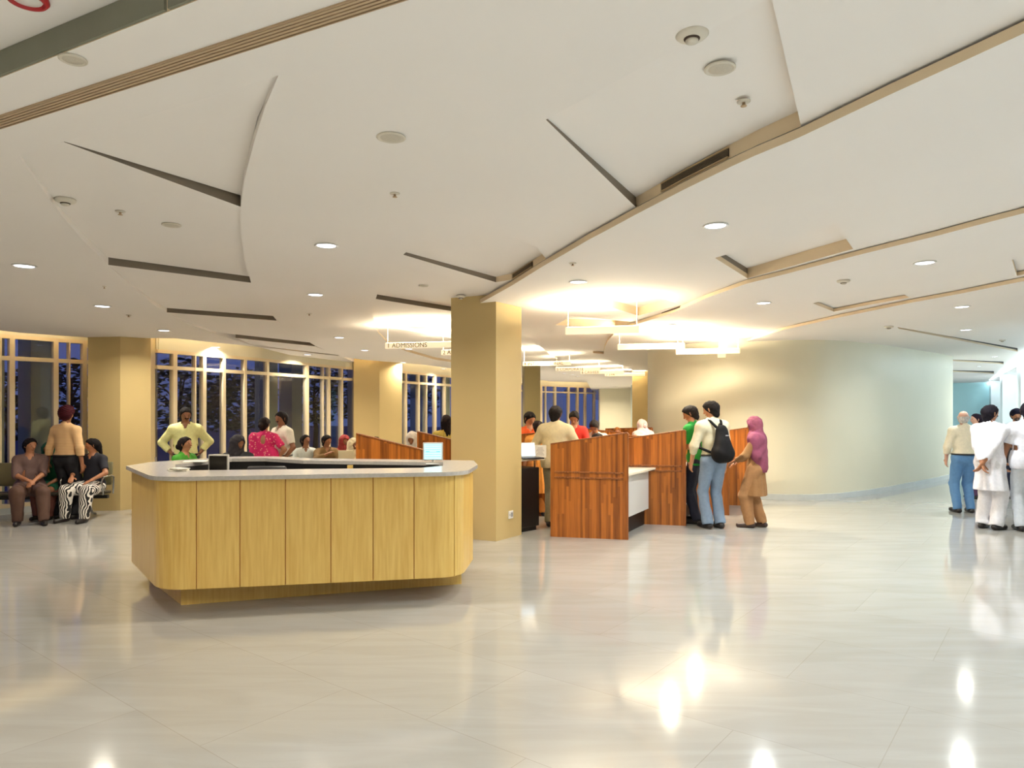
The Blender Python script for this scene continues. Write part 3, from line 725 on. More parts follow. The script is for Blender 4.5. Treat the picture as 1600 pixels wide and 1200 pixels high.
# ============================================================ RECEPTION DESK
m_maple = wood_mat('maple_veneer', (224, 180, 92), (238, 202, 116), 9, .32)
m_seam = mat('amber_seam', (196, 130, 56), .45)
m_stone = mat('counter_stone', (196, 190, 182), .18, noise=.06, scale=40)
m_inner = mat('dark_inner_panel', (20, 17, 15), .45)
m_paper = mat('paper', (238, 232, 216), .7)
ZT = 1.124
def zt(px, py): q = on_z(px, py, ZT); return (q.x, q.y)
A_ = zt(213, 729); B_ = zt(262, 749); C_ = zt(738, 739); D_ = zt(748, 726)
B_ = (-2.86, 5.62); C_ = (-.40, 6.10)
A_ = (-3.69, 6.73); D_ = (-.335, 6.86)
back = [(-.40, 7.40), (-.75, 7.50), (-2.2, 7.74), (-2.72, 8.05), (-3.15, 8.02), (-3.45, 7.6), (-3.70, 7.2)]
def arc_corner(P, prev, nxt, r, n=7):
    P, prev, nxt = Vector(P), Vector(prev), Vector(nxt)
    u = (prev - P).normalized(); v = (nxt - P).normalized(); a = math.acos(max(-1, min(1, u.dot(v)))); t_ = r / math.tan(a / 2)
    p0 = P + u * t_; p1 = P + v * t_; c = P + (u + v).normalized() * (r / math.sin(a / 2)); out = []
    a0 = math.atan2(*(p0 - c).yx); a1 = math.atan2(*(p1 - c).yx); da = (a1 - a0 + PI) % (2 * PI) - PI
    for i in range(n + 1):
        q = a0 + da * i / n; out.append((c.x + r * math.cos(q), c.y + r * math.sin(q)))
    return out
def inset(poly, d):
    n = len(poly); out = []
    ar = sum(poly[i][0] * poly[(i + 1) % n][1] - poly[(i + 1) % n][0] * poly[i][1] for i in range(n)); s_ = 1 if ar > 0 else -1
    for i in range(n):
        p, a, c = Vector(poly[i]), Vector(poly[i - 1]), Vector(poly[(i + 1) % n])
        e0 = (p - a).normalized(); e1 = (c - p).normalized(); n0 = Vector((-e0.y, e0.x)) * s_; n1 = Vector((-e1.y, e1.x)) * s_
        m = (n0 + n1); m = m / max(.3, m.dot(m)) * 2 ; out.append(tuple(p + m * d))
    return out
cornB = arc_corner(B_, A_, C_, .38); cornC = arc_corner(C_, B_, D_, .30)
outer = [A_] + cornB + cornC + [D_] + back
DK = (-2.0, 6.7)
desk = thing('reception_desk', 'large maple panelled reception desk with a grey stone counter top', 'desk', (DK[0], DK[1], 0))
def dl_(poly): return [(p[0] - DK[0], p[1] - DK[1]) for p in poly]
void = [(-2.98, 6.24), (-.84, 6.52), (-.66, 6.74), (-.70, 7.16), (-2.2, 7.42), (-2.72, 7.75), (-3.06, 7.70), (-3.30, 6.90)]
b = MB(); b.prism(dl_(outer), ZT - .034, ZT, holes=[dl_(void)]); b.build('countertop', m_stone, desk)
body = inset(outer, .045)
b = MB(); b.prism(dl_(inset(outer, .056)), .21, ZT - .035, holes=[dl_(inset(void, -.012))], mi=0); b.build('carcass', m_seam, desk)
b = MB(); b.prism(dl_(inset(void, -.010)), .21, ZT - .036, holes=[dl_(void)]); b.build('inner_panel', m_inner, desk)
pa, pb, pc = fl(233, 906), fl(283, 945.5), fl(721, 912.5)
b = MB(); b.prism(dl_([(pa.x, pa.y), (pb.x, pb.y), (pc.x, pc.y), (-.62, 7.1), (-2.2, 7.45), (-2.8, 7.75), (-3.3, 7.4)]), 0, .209); b.build('plinth', m_maple, desk)
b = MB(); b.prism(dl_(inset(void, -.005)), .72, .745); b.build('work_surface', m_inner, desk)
# front panels, split at the seams seen in the photograph
path = body + [body[0]]
def panels_on(path):
    segs = []; s_ = 0
    for p, q in zip(path[:-1], path[1:]):
        L_ = math.hypot(q[0] - p[0], q[1] - p[1]); segs.append((s_, s_ + L_, p, q)); s_ += L_
    return segs, s_
segs, tot = panels_on(path)
def at_s(s_):
    for a, c, p, q in segs:
        if a <= s_ <= c + 1e-9: return lerp2(p, q, (s_ - a) / (c - a))
    return path[-1]
def s_of_px(px, lo, hi):
    best = None
    for a, c, p, q in segs:
        if c < lo or a > hi: continue
        t_ = on_line(px, p, q)
        if -1e-6 <= t_ <= 1 + 1e-6: best = a + (c - a) * t_; break
    return best
s_front0 = segs[1][0]
cuts = [0.0]
for px in (307, 375, 446, 517, 583, 647, 710):
    s_ = s_of_px(px, s_front0 + .15, s_front0 + 3.6)
    if s_: cuts.append(s_)
kC = 1 + len(cornB) + len(cornC)
sC = segs[kC - 1][1]
cuts += [sC - .20, sC + .12, sC + .38]
nn = cuts[-1]
while nn + .42 < tot: nn += .42; cuts.append(nn)
cuts.append(tot)
def panel_piece(s0, s1):
    ss = [s0 + .004, s1 - .004] + [a for a, c, p, q in segs if s0 + .006 < a < s1 - .006]; ss.sort()
    out = [at_s(x) for x in ss]; cen = (-2.0, 6.8)
    inn = []
    for i, p in enumerate(out):
        a = out[max(i - 1, 0)]; c = out[min(i + 1, len(out) - 1)]; tx, ty = c[0] - a[0], c[1] - a[1]; L_ = math.hypot(tx, ty)
        inn.append((p[0] - ty / L_ * .011, p[1] + tx / L_ * .011))
    return out + inn[::-1]
for s0, s1 in zip(cuts[:-1], cuts[1:]):
    if s1 - s0 < .03: continue
    b = MB(); b.prism(dl_(panel_piece(s0, s1)), .205, ZT - .036); b.build('front_panel', m_maple, desk)
t = thing('low_cabinet', 'low dark brown cabinet against the left pier, mostly hidden by the reception desk', 'cabinet', (-5.64, 11.22, 0))
b = MB(); b.bbox((0, 0, .37), (.5, .45, .66), bev=.008); b.build('body', mat('walnut_end', (84, 50, 30), .4), t)
b = MB(); b.bbox((0, 0, .715), (.54, .49, .025), bev=.006); b.build('cabinet_top', m_inner, t)
b = MB(); b.box((0, 0, .02), (.46, .41, .04)); b.build('plinth', m_black, t)
b = MB(); b.box((0, -.228, .5), (.14, .012, .015)); b.build('handle', m_chrome, t)
# small wooden end piece where the two back counters meet
b = MB(); b.box((-1.62 - DK[0], 7.05 - DK[1], ZT - .12), (.05, .04, .2)); b.build('joint_post', m_maple, desk)
# monitors
def monitor(x, y, zb, rz, w_, h_, label, lit, tilt=0):
    t = thing('computer_monitor', label, 'monitor', (x, y, zb), rz)
    b = MB(); b.bbox((0, 0, .006), (.14, .12, .012), bev=.004); b.tube([(0, .02, .01), (0, .03, h_ * .4)], .014, 10); b.build('stand', m_white, t, False)
    b = MB(); zc = .04 + h_ / 2
    b.bbox((0, 0, zc), (w_, .026, h_), bev=.006); b.build('frame', mat('silver_bezel', (206, 200, 190), .35), t)
    b = MB(); b.box((0, -.0145, zc), (w_ - .028, .003, h_ - .028))
    if not lit:
        b.build('screen', mat('black_screen', (30, 24, 20), .2), t); return t
    b.build('screen', mat('lit_screen', (176, 232, 244), .4, emit=1.0), t)
    b = MB()
    for i in range(6): b.box((0, -.0165, zc + h_ * .36 - i * h_ * .13), (w_ * .78, .001, h_ * .018))
    b.box((-w_ * .26, -.0168, zc - .002), (w_ * .18, .001, h_ * .05)); b.box((w_ * .26, -.0168, zc - .002), (w_ * .18, .001, h_ * .05))
    b.build('screen_content', mat('screen_teal', (96, 190, 200), .4, emit=.5), t)
    return t
q = at_d(342, 725, 6.52); monitor(q.x, 6.52, .997, R(-6), .195, .21, 'small blank dark monitor standing at the left end inside the reception desk', False)
q = at_d(676.5, 708, 7.22); monitor(q.x, 7.22, ZT - .025, R(4), .205, .185, 'small lit monitor with a pale blue screen on the back counter of the reception desk', True)
# papers on the counter
for px, py, lb in ((283, 736, 'small pile of crumpled papers on the near left counter corner'),):
    q = on_z(px, py, ZT); t = thing('paper_pile', lb, 'papers', (q.x, q.y, ZT))
    b = MB()
    for i in range(4): b.bbox((random.uniform(-.03, .03), random.uniform(-.02, .02), .004 + i * .007), (.15, .1, .006), random.uniform(-.6, .6), bev=.002)
    b.build('sheet', m_paper, t)
q = on_z(305, 722, ZT); b = MB(); b.bbox((0, 0, .006), (.22, .15, .012), .3, bev=.003); o = b.build('document_folder', m_paper); o.location = (q.x, q.y, ZT); tagp(o, 'cream paper folder lying on the back left counter', 'folder')
# office chair inside the desk
def office_chair(x, y, rz, label, zseat=.46, top=1.0):
    t = thing('office_chair', label, 'chair', (x, y, 0), rz)
    m = mat('black_upholstery', (40, 38, 38), .5)
    b = MB(); b.bbox((0, 0, zseat), (.46, .44, .08), bev=.035); b.build('seat', m, t, True)
    b = MB(); hb = top - zseat - .12
    k = len(b.v); b.bbox((0, -.22, zseat + .12 + hb / 2), (.40, .06, hb), bev=.028)
    b.build('backrest', m, t, True)
    b = MB(); b.tube([(0, 0, .09), (0, 0, zseat - .03)], .025, 10); b.tube([(0, -.1, zseat - .02), (0, -.25, zseat), (0, -.25, zseat + .2)], .015, 8); b.build('column', m_chrome, t)
    for i in range(5):
        a = i * 2 * PI / 5; b = MB(); b.tube([(0, 0, .10), (.26 * math.cos(a), .26 * math.sin(a), .07)], [.02, .014], 8); lg = b.build('leg', m_black, t)
        b = MB(); b.lathe([(.01, .0), (.026, .012), (.026, .04), (.01, .05)], 12, (.27 * math.cos(a), .27 * math.sin(a), 0)); b.build('caster', m_black, lg)
    return t
q = at_d(405, 730, 6.9); office_chair(q.x, 6.9, R(180), 'black office chair inside the reception desk, only its rounded top showing', top=1.09)
# ============================================================ WOODEN BOOTHS
m_teak = wood_mat('teak_block', (100, 50, 14), (196, 116, 44), 10, .3, planks=.5, bandw=.030)
m_teakd = wood_mat('teak_trim', (108, 60, 26), (160, 96, 44), 10, .35)
m_desk = mat('cream_laminate', (238, 228, 204), .35)
m_modesty = mat('white_modesty', (214, 212, 206), .5)
DIR = (.973, -.230)
def end_panel(x, y, w_, hl, hr, label, group, rot=None, batten=True):
    """(x,y) is the right lower corner seen; panel runs to the left; hl/hr heights of its ends"""
    ang = math.atan2(DIR[1], DIR[0]) if rot is None else rot
    t = thing('booth_screen', label, 'partition', (x, y, 0), ang, group)
    th = .045; b = MB()
    vs = [(-w_, -th / 2, 0.0), (0, -th / 2, 0), (0, -th / 2, hr), (-w_, -th / 2, hl), (-w_, th / 2, 0), (0, th / 2, 0), (0, th / 2, hr), (-w_, th / 2, hl)]
    b.add(vs, [(0, 1, 2, 3), (5, 4, 7, 6), (0, 4, 5, 1), (3, 2, 6, 7), (1, 5, 6, 2), (0, 3, 7, 4)]); b.build('panel', m_teak, t)
    if batten:
        b = MB()
        for z_ in (.775, .845): b.bbox((-w_ / 2, -th / 2 - .006, z_), (w_ - .10, .012, .022), bev=.003)
        b.build('batten', m_teakd, t)
    b = MB(); an = math.atan2(hr - hl, w_); L_ = math.hypot(w_, hr - hl)
    b.bbox((-w_ / 2, 0, (hl + hr) / 2 + .006), (L_, th + .012, .016), Matrix.Rotation(-an, 3, 'Y'), bev=.004); b.build('top_edge', m_teakd, t)
    b = MB(); b.bbox((.006, 0, hr / 2), (.016, th + .01, hr), bev=.004); b.build('edge_strip', m_teakd, t)
    return t
step = (.95, 1.05)
names = ['nearest dark wood screen of the right hand booths, left of the first white worktop', 'second wood screen of the right booths, beside the man in the green shirt', 'third wood screen of the right booths, mostly behind the man with the backpack', 'last wood screen of the right booths, next to the woman in the mauve scarf']
RP = [(1.47 * 1.0, 8.97), (2.47, 10.04), (3.38, 11.0), (4.20, 12.05)]
for i, (x, y) in enumerate(RP):
    end_panel(x, y, .99, 1.20, 1.355, names[i], 'sloping teak screens between the booths', batten=i < 2)
def booth_desk(p, q, label, i):
    """worktop running from screen p to screen q"""
    px_, py_ = p; qx, qy = q
    o = (px_, py_)
    t = thing('booth_counter', label, 'counter', (px_, py_, 0), 0, 'white worktops between the booths')
    du = (DIR[0], DIR[1])
    P1 = (0 - .03 * du[0], .03); e = (qx - px_ - du[0] * .42, qy - py_ - du[1] * .42 - .03)
    n1 = (P1[0] - du[0] * .62, P1[1] - du[1] * .62 + .02); e2 = (e[0] - du[0] * .45, e[1] - du[1] * .45)
    b = MB(); b.prism([P1, e, e2, n1], .795, .822); b.build('worktop', m_desk, t)
    s1 = (P1[0] - du[0] * .30, P1[1] - du[1] * .3 + .02); s2 = (e[0] - du[0] * .12, e[1] - du[1] * .12)
    s1 = (P1[0] - du[0] * .06, P1[1] - du[1] * .06); s2 = (e[0] - du[0] * .10, e[1] - du[1] * .10)
    s3 = (s2[0] - .02, s2[1] + .01); s4 = (s1[0] - .02, s1[1] + .01)
    b = MB(); b.prism([s1, s2, (s2[0] - .02, s2[1] + .008), (s1[0] - .02, s1[1] + .008)], .23, .79); b.build('modesty_panel', m_modesty, t)
    r1 = (s1[0] - .06, s1[1] + .01); r2 = (s2[0] - .06, s2[1] + .01)
    b = MB(); b.prism([r1, r2, (r2[0] - .02, r2[1] + .008), (r1[0] - .02, r1[1] + .008)], .0, .25); b.build('kickboard', m_inner, t)
    # wooden upstand along the rear edge
    b = MB(); b.prism([n1, e2, (e2[0] - .03, e2[1] + .012), (n1[0] - .03, n1[1] + .012)], .0, 1.16); b.build('rear_panel', m_teak, t)
for i, lb in enumerate(('white worktop between the first and second right booth screens', 'white worktop in front of the man in the green shirt', 'white worktop behind the man with the backpack')):
    booth_desk(RP[i], RP[i + 1], lb, i)
# left row (seen over the desk) slopes the other way
LP = [(-1.98, 8.98), (-1.30, 9.66)]
end_panel(-1.98 + .93 * .973, 8.98 - .93 * .23, .93, 1.345, 1.14, 'dark wood screen behind the reception desk, sloping down to the right', 'sloping teak screens between the booths', batten=False)
end_panel(-1.30 + .62 * .973, 9.70 - .62 * .23, .62, 1.345, 1.21, 'second dark wood screen behind the desk, running behind the central column', 'sloping teak screens between the booths', batten=False)
# inner rows seen through the gap right of the column
IN = [(.56, 10.9, .75, 1.22, 1.30, 'orange wood screen behind the laptop, right of the central column'), (1.05, 11.9, .7, 1.30, 1.24, 'orange wood screen behind the man in the cream shirt'),
      (2.15, 13.0, 1.0, 1.30, 1.20, 'orange wood screen behind the seated dark haired man'), (2.85, 14.3, .95, 1.24, 1.27, 'orange wood screen near the ochre pier'), (2.3, 11.6, .8, 1.22, 1.2, 'orange wood screen just over the nearest dark screen')]
for x, y, w_, hl, hr, lb in IN: end_panel(x, y, w_, hl, hr, lb, 'inner rows of booth screens', batten=False)
# cashier counter with black cabinet beside the central column
cx0, cy0 = .13, 9.45
t = thing('service_counter', 'black cabinet counter with a white top next to the central column', 'counter', (cx0, cy0, 0), R(44))
b = MB(); b.bbox((.17, .24, .46), (.36, .46, .80), bev=.008); b.build('cabinet', m_inner, t)
b = MB(); b.box((.17, .24, .03), (.30, .40, .06)); b.build('plinth', m_black, t)
b = MB(); b.bbox((.20, .30, .972), (.50, .62, .03), bev=.006); b.build('worktop', m_desk, t)
b = MB(); [b.tube([(x_, y_, .86), (x_, y_, .957)], .014, 8) for x_ in (.03, .31) for y_ in (.06, .42)]; b.build('post', m_chrome, t)
q = at_d(822, 700, 9.62)
t = thing('laptop', 'open laptop with a pale lit screen beside the central column', 'laptop', (q.x + .02, 9.66, .987), R(18))
b = MB(); b.bbox((.02, -.10, .009), (.30, .21, .018), bev=.005); b.build('keyboard_base', m_black, t)
b = MB(); rx = Matrix.Rotation(R(-14), 3, 'X'); b.bbox((.0, .02, .115), (.24, .012, .20), rx, bev=.004); b.build('lid', m_white, t)
b = MB(); b.box((0, .011, .115), (.215, .003, .17), rx); b.build('screen', mat('laptop_screen', (200, 226, 250), .4, emit=1.1), t)
q = at_d(843, 708, 9.75)
t = thing('notice_card', 'white printed notice card standing on the counter beside the laptop', 'sign', (q.x + .01, 9.75, .987), R(-6))
b = MB(); b.box((0, 0, .09), (.165, .006, .17), Matrix.Rotation(R(-10), 3, 'X')); b.build('card', m_paper, t)
b = MB(); rx = Matrix.Rotation(R(-10), 3, 'X')
for i in range(6): b.box((-.0, -.0045 + (-.02 + i * .018 - .03) * 0, .04 + i * .019), (.11 - (i % 3) * .02, .001, .005), rx)
for i in range(6): b.v[-8 * (i + 1):] = b.v[-8 * (i + 1):]
for k_, v in enumerate(b.v): v.y = -.0042 + (v.z - .09) * .176 - (.0006 if k_ % 2 else 0)
b.build('print', mat('grey_print', (150, 130, 130), .6), t)
# white things on the inner counters
t = thing('inner_counter', 'cream topped counter between the inner rows of screens, under the papers', 'counter', (1.72, 12.35, 0), R(-4))
b = MB(); b.bbox((0, 0, 1.165), (1.5, .5, .03), bev=.006); b.build('worktop', m_desk, t)
for sx_ in (-.7, 0, .7):
    b = MB(); b.box((sx_, 0, .575), (.04, .45, 1.15)); b.build('side_panel', m_teak, t)

for px, py, d, w_, h_, lb in ((960, 679, 12.2, .26, .03, 'stack of white papers over the inner booth, right of the seated man'), (892, 684, 12.0, .16, .04, 'white papers in front of the bending figure'), (1003, 682, 12.3, .2, .03, 'white tray of papers near the ochre pier')):
    q = at_d(px, py, d); q.z = 1.181; b = MB(); b.bbox((0, 0, h_ / 2), (w_, .12, h_), bev=.003); o = b.build('paper_stack', m_paper); o.location = q; tagp(o, lb, 'papers')
# power outlet on the column
q0 = c0; ang = math.atan2(9.32 - c0.y, .125 - c0.x); q = at_d(797.5, 804, 0); 
tt_ = on_line(797.5, (c0.x, c0.y), (.125, 9.32)); qq = lerp2((c0.x, c0.y), (.125, 9.32), tt_)
t = thing('wall_socket', 'small white power socket low on the central column', 'socket', (qq[0], qq[1], CH + (HY - 804) / F * qq[1]), ang)
b = MB(); b.bbox((0, -.006, 0), (.10, .014, .10), bev=.004); b.build('plate', m_white, t)
b = MB(); b.box((.015, -.0145, 0), (.04, .003, .055)); b.box((-.028, -.0145, .0), (.012, .003, .02)); b.build('socket_insert', mat('socket_grey', (170, 168, 165), .5), t)
# ============================================================ WAITING BENCHES
m_seat = mat('bench_seat', (60, 54, 40), .45, noise=.05); m_backm = mat('olive_bench_back', (104, 98, 66), .45, noise=.04)
bench0 = None
def waiting_bench(x, y, rz, n, label, backm=None, zs=.40, top=.82):
    t = thing('waiting_bench', label, 'bench', (x, y, 0), rz, 'beam seating for waiting people')
    W_ = .58
    for i in range(n):
        cx_ = (i - (n - 1) / 2) * W_
        b = MB(); b.bbox((cx_, .0, zs - .02), (W_ - .06, .46, .05), Matrix.Rotation(R(3), 3, 'X'), bev=.02); b.build('seat', m_seat, t, True)
        b = MB(); b.bbox((cx_, -.25, (zs + top) / 2 + .04), (W_ - .06, .04, top - zs - .06), Matrix.Rotation(R(10), 3, 'X'), bev=.018); b.build('backrest', backm or m_backm, t, True)
    b = MB(); b.box((0, -.03, zs - .085), (n * W_, .07, .05)); b.build('beam', m_black, t)
    for i in range(n + 1):
        cx_ = (i - n / 2) * W_
        b = MB(); b.tube([(cx_, -.20, zs - .06), (cx_, -.22, zs + .20), (cx_, -.14, zs + .235), (cx_, .14, zs + .225), (cx_, .19, zs + .17), (cx_, .14, zs - .04)], .014, 8); b.build('armrest', m_chrome, t, True)
    for s_ in (-1, 1):
        cx_ = s_ * (n / 2 - .5) * W_
        b = MB(); b.tube([(cx_, .26, .02), (cx_, .16, .06), (cx_, -.03, zs - .1), (cx_, -.16, .06), (cx_, -.28, .02)], .018, 8); b.build('leg', m_chrome, t, True)
    return t
waiting_bench(-7.36, 10.66, R(187), 4, 'row of waiting seats with chrome arms at the far left, under the window')
waiting_bench(-4.9, 12.9, R(205), 2, 'waiting seats behind the desk, by the woman in the green blouse')
waiting_bench(-3.35, 12.3, R(196), 4, 'row of waiting seats behind the desk with the seated men')
waiting_bench(10.2, 14.4, R(132), 3, 'waiting seats in the corridor beside the white pier')
# steel frame chair of the woman in green
def tube_chair(x, y, rz, label):
    t = thing('visitor_chair', label, 'chair', (x, y, 0), rz)
    m = mat('chair_fabric', (44, 40, 38), .7)
    b = MB(); b.bbox((0, 0, .43), (.46, .44, .05), bev=.02); b.build('seat', m, t, True)
    b = MB(); b.bbox((0, -.23, .74), (.44, .035, .36), Matrix.Rotation(R(8), 3, 'X'), bev=.015); b.build('backrest', m, t, True)
    for s_ in (-1, 1):
        b = MB(); b.tube([(s_ * .25, .22, .01), (s_ * .25, .2, .64), (s_ * .25, -.1, .66), (s_ * .25, -.2, .60)], .013, 8)
        b.build('front_leg', m_chrome, t, True)
        b = MB(); b.tube([(s_ * .25, -.24, .01), (s_ * .25, -.2, .45), (s_ * .25, -.26, 1.0)], .013, 8); b.build('rear_leg', m_chrome, t, True)
    return t
q = at_d(284, 700, 9.7); tube_chair(q.x, 9.75, R(235), 'steel framed visitor chair under the woman in the green blouse')
# pale laptop lid among the seated people
q = at_d(541, 708, 9.6); t = thing('laptop', 'pale beige laptop seen from behind, left of the wooden screen', 'laptop', (q.x, 9.6, .90), R(8))
b = MB(); b.bbox((0, 0, .105), (.21, .012, .19), Matrix.Rotation(R(10), 3, 'X'), bev=.005); b.build('lid', mat('beige_lid', (196, 186, 150), .4), t)
b = MB(); b.bbox((0, .11, .006), (.21, .19, .014), bev=.004); b.build('keyboard_base', m_black, t)
t2 = thing('side_table', 'small dark side table carrying the beige laptop behind the desk', 'table', (q.x, 9.7, 0)); b = MB(); b.bbox((0, 0, .88), (.6, .5, .03), bev=.006); b.build('table_top', m_teakd, t2)
for sx_ in (-.26, .26):
    for sy_ in (-.2, .2):
        b = MB(); b.box((sx_, sy_, .433), (.04, .04, .865)); b.build('leg', m_black, t2)
# ============================================================ PEOPLE (distance-field bodies, one continuous surface each)
def V3(*a): return np.array(a, dtype=np.float64)
def nrm(v): return v / (np.linalg.norm(v) + 1e-12)
class Field:
    def __init__(s, lo, hi, h):
        s.h = h; s.lo = np.array(lo, float); s.n = np.maximum(4, np.ceil((np.array(hi) - s.lo) / h).astype(int) + 1)
        s.F = np.full(tuple(s.n), 9.0, np.float32)
        s.ax = [(s.lo[i] + np.arange(s.n[i]) * h).astype(np.float32) for i in range(3)]
    def region(s, lo, hi, pad):
        i0 = np.clip(np.floor((lo - pad - s.lo) / s.h).astype(int), 0, s.n - 1); i1 = np.clip(np.ceil((hi + pad - s.lo) / s.h).astype(int) + 1, 1, s.n)
        if np.any(i1 <= i0): return None
        sl = tuple(slice(a, b) for a, b in zip(i0, i1))
        X, Y, Z = np.meshgrid(*[s.ax[i][sl[i]] for i in range(3)], indexing='ij', sparse=True)
        return sl, X, Y, Z
    def cap(s, pr, k=.02, sub=False):
        a, b, ra, rb = pr[:4]; flat, w_ = (pr[4], pr[5]) if len(pr) > 4 else (1.0, None)
        r = max(ra, rb) ; rg = s.region(np.minimum(a, b), np.maximum(a, b), r + k + 3 * s.h)
        if rg is None: return
        sl, X, Y, Z = rg
        qx, qy, qz = X - np.float32(a[0]), Y - np.float32(a[1]), Z - np.float32(a[2]); ba = b - a
        if w_ is not None:
            g = 1 / flat - 1; dq = qx * w_[0] + qy * w_[1] + qz * w_[2]
            qx = qx + g * dq * w_[0]; qy = qy + g * dq * w_[1]; qz = qz + g * dq * w_[2]; ba = ba + g * np.dot(ba, w_) * w_
        L = float(np.dot(ba, ba))
        t = np.clip((qx * ba[0] + qy * ba[1] + qz * ba[2]) / L, 0, 1) if L > 1e-9 else 0 * qx
        d = np.sqrt((qx - t * ba[0]) ** 2 + (qy - t * ba[1]) ** 2 + (qz - t * ba[2]) ** 2) - (ra + (rb - ra) * t)
        if w_ is not None: d = d * (.5 + .5 * flat)
        f = s.F[sl]
        if sub:
            s.F[sl] = np.maximum(f, -d); return
        hh = np.clip(.5 + .5 * (f - d) / k, 0, 1)
        s.F[sl] = np.where(f > 5, d, f + (d - f) * hh - k * hh * (1 - hh)).astype(np.float32)
    def clip(s, p, n):
        """keep the side where (x-p).n < 0"""
        X, Y, Z = np.meshgrid(*s.ax, indexing='ij', sparse=True); n = nrm(np.array(n, float))
        s.F = np.maximum(s.F, ((X - p[0]) * n[0] + (Y - p[1]) * n[1] + (Z - p[2]) * n[2])).astype(np.float32)
    def clip_local(s, p, n, R_):
        """cut only near p (cuffs)"""
        rg = s.region(np.array(p, float), np.array(p, float), R_)
        if rg is None: return
        sl, X, Y, Z = rg; n = nrm(np.array(n, float))
        s.F[sl] = np.maximum(s.F[sl], (X - p[0]) * n[0] + (Y - p[1]) * n[1] + (Z - p[2]) * n[2])
    def wrinkle(s, amp, f=22, seed=0):
        X, Y, Z = np.meshgrid(*s.ax, indexing='ij', sparse=True)
        w_ = np.sin(f * X + 1.7 * seed + 3 * np.sin(f * .35 * Z + seed)) * np.sin(f * .6 * Z + 2 * np.sin(f * .4 * Y + seed)) + .5 * np.sin(f * 1.9 * (X + Y) + 4 * Z)
        s.F = np.where(s.F < 5, s.F + amp * w_, s.F).astype(np.float32)
    def folds(s, amp, n, c, seed=0):
        X, Y, Z = np.meshgrid(*s.ax, indexing='ij', sparse=True)
        s.F = np.where(s.F < 5, s.F + amp * np.sin(n * np.arctan2(Y - c[1], X - c[0]) + seed + 2 * Z), s.F).astype(np.float32)
    def mesh(s):
        F_ = s.F; S = F_ < 0
        c = [S[i:S.shape[0] - 1 + i, j:S.shape[1] - 1 + j, k:S.shape[2] - 1 + k] for i in (0, 1) for j in (0, 1) for k in (0, 1)]
        anyc = np.logical_or.reduce(c); allc = np.logical_and.reduce(c); act = anyc & ~allc
        idx = np.argwhere(act)
        if len(idx) == 0: return [], []
        vid = np.full(act.shape, -1, np.int64); vid[act] = np.arange(len(idx))
        acc = np.zeros((len(idx), 3)); cnt = np.zeros(len(idx))
        off = [(i, j, k) for i in (0, 1) for j in (0, 1) for k in (0, 1)]
        val = {o: F_[idx[:, 0] + o[0], idx[:, 1] + o[1], idx[:, 2] + o[2]] for o in off}
        for o in off:
            for ax in range(3):
                if o[ax] == 0:
                    o2 = list(o); o2[ax] = 1; o2 = tuple(o2); a, b = val[o], val[o2]; m = (a < 0) != (b < 0)
                    t = np.where(m, a / np.where(m, a - b, 1), 0); p = np.zeros((len(idx), 3)); p[:] = o; p[:, ax] += t
                    acc[m] += p[m]; cnt[m] += 1
        v = s.lo + (idx + acc / np.maximum(cnt, 1)[:, None]) * s.h
        faces = []
        for ax in range(3):
            a = [slice(None)] * 3; b = [slice(None)] * 3; a[ax] = slice(0, -1); b[ax] = slice(1, None)
            A, B = S[tuple(a)], S[tuple(b)]; u, w_ = [(1, 2), (2, 0), (0, 1)][ax]
            for flip, m in ((False, A & ~B), (True, ~A & B)):
                e = np.argwhere(m); ok = (e[:, u] > 0) & (e[:, w_] > 0) & (e[:, u] < act.shape[u]) & (e[:, w_] < act.shape[w_]); e = e[ok]
                q = []
                for du, dw in ((-1, -1), (0, -1), (0, 0), (-1, 0)):
                    f = e.copy(); f[:, u] += du; f[:, w_] += dw; q.append(vid[f[:, 0], f[:, 1], f[:, 2]])
                q = np.stack(q, 1)
                if flip: q = q[:, ::-1]
                faces.append(q[(q >= 0).all(1)])
        return v, np.concatenate(faces)
def fmesh(name, fld, m, parent, scale=1.0):
    v, f = fld.mesh()
    if len(v) == 0: return None
    me = bpy.data.meshes.new(name); me.vertices.add(len(v)); me.vertices.foreach_set('co', (v * scale).astype(np.float32).ravel())
    me.loops.add(len(f) * 4); me.loops.foreach_set('vertex_index', f.astype(np.int32).ravel())
    me.polygons.add(len(f)); me.polygons.foreach_set('loop_start', (np.arange(len(f)) * 4).astype(np.int32))
    me.update(calc_edges=True); me.validate()
    me.polygons.foreach_set('use_smooth', [True] * len(me.polygons)); me.materials.append(m)
    o = bpy.data.objects.new(name, me); COL.objects.link(o); o.parent = parent
    return o
def rotm(axis, deg):
    return np.array(Matrix.Rotation(R(deg), 3, axis))
def ik(a, t, l1, l2, hint):
    d = t - a; L = np.linalg.norm(d)
    if L > (l1 + l2) * .995: t = a + d / L * (l1 + l2) * .995; d = t - a; L = np.linalg.norm(d)
    L = max(L, abs(l1 - l2) + .02); x = (l1 * l1 - l2 * l2 + L * L) / (2 * L); h = math.sqrt(max(0, l1 * l1 - x * x)); u = d / np.linalg.norm(d)
    n = hint - np.dot(hint, u) * u; n = nrm(n)
    return a + u * x + n * h, t
SKIN = {'a': (168, 114, 80), 'b': (140, 92, 62), 'c': (188, 134, 98), 'd': (206, 160, 138)}
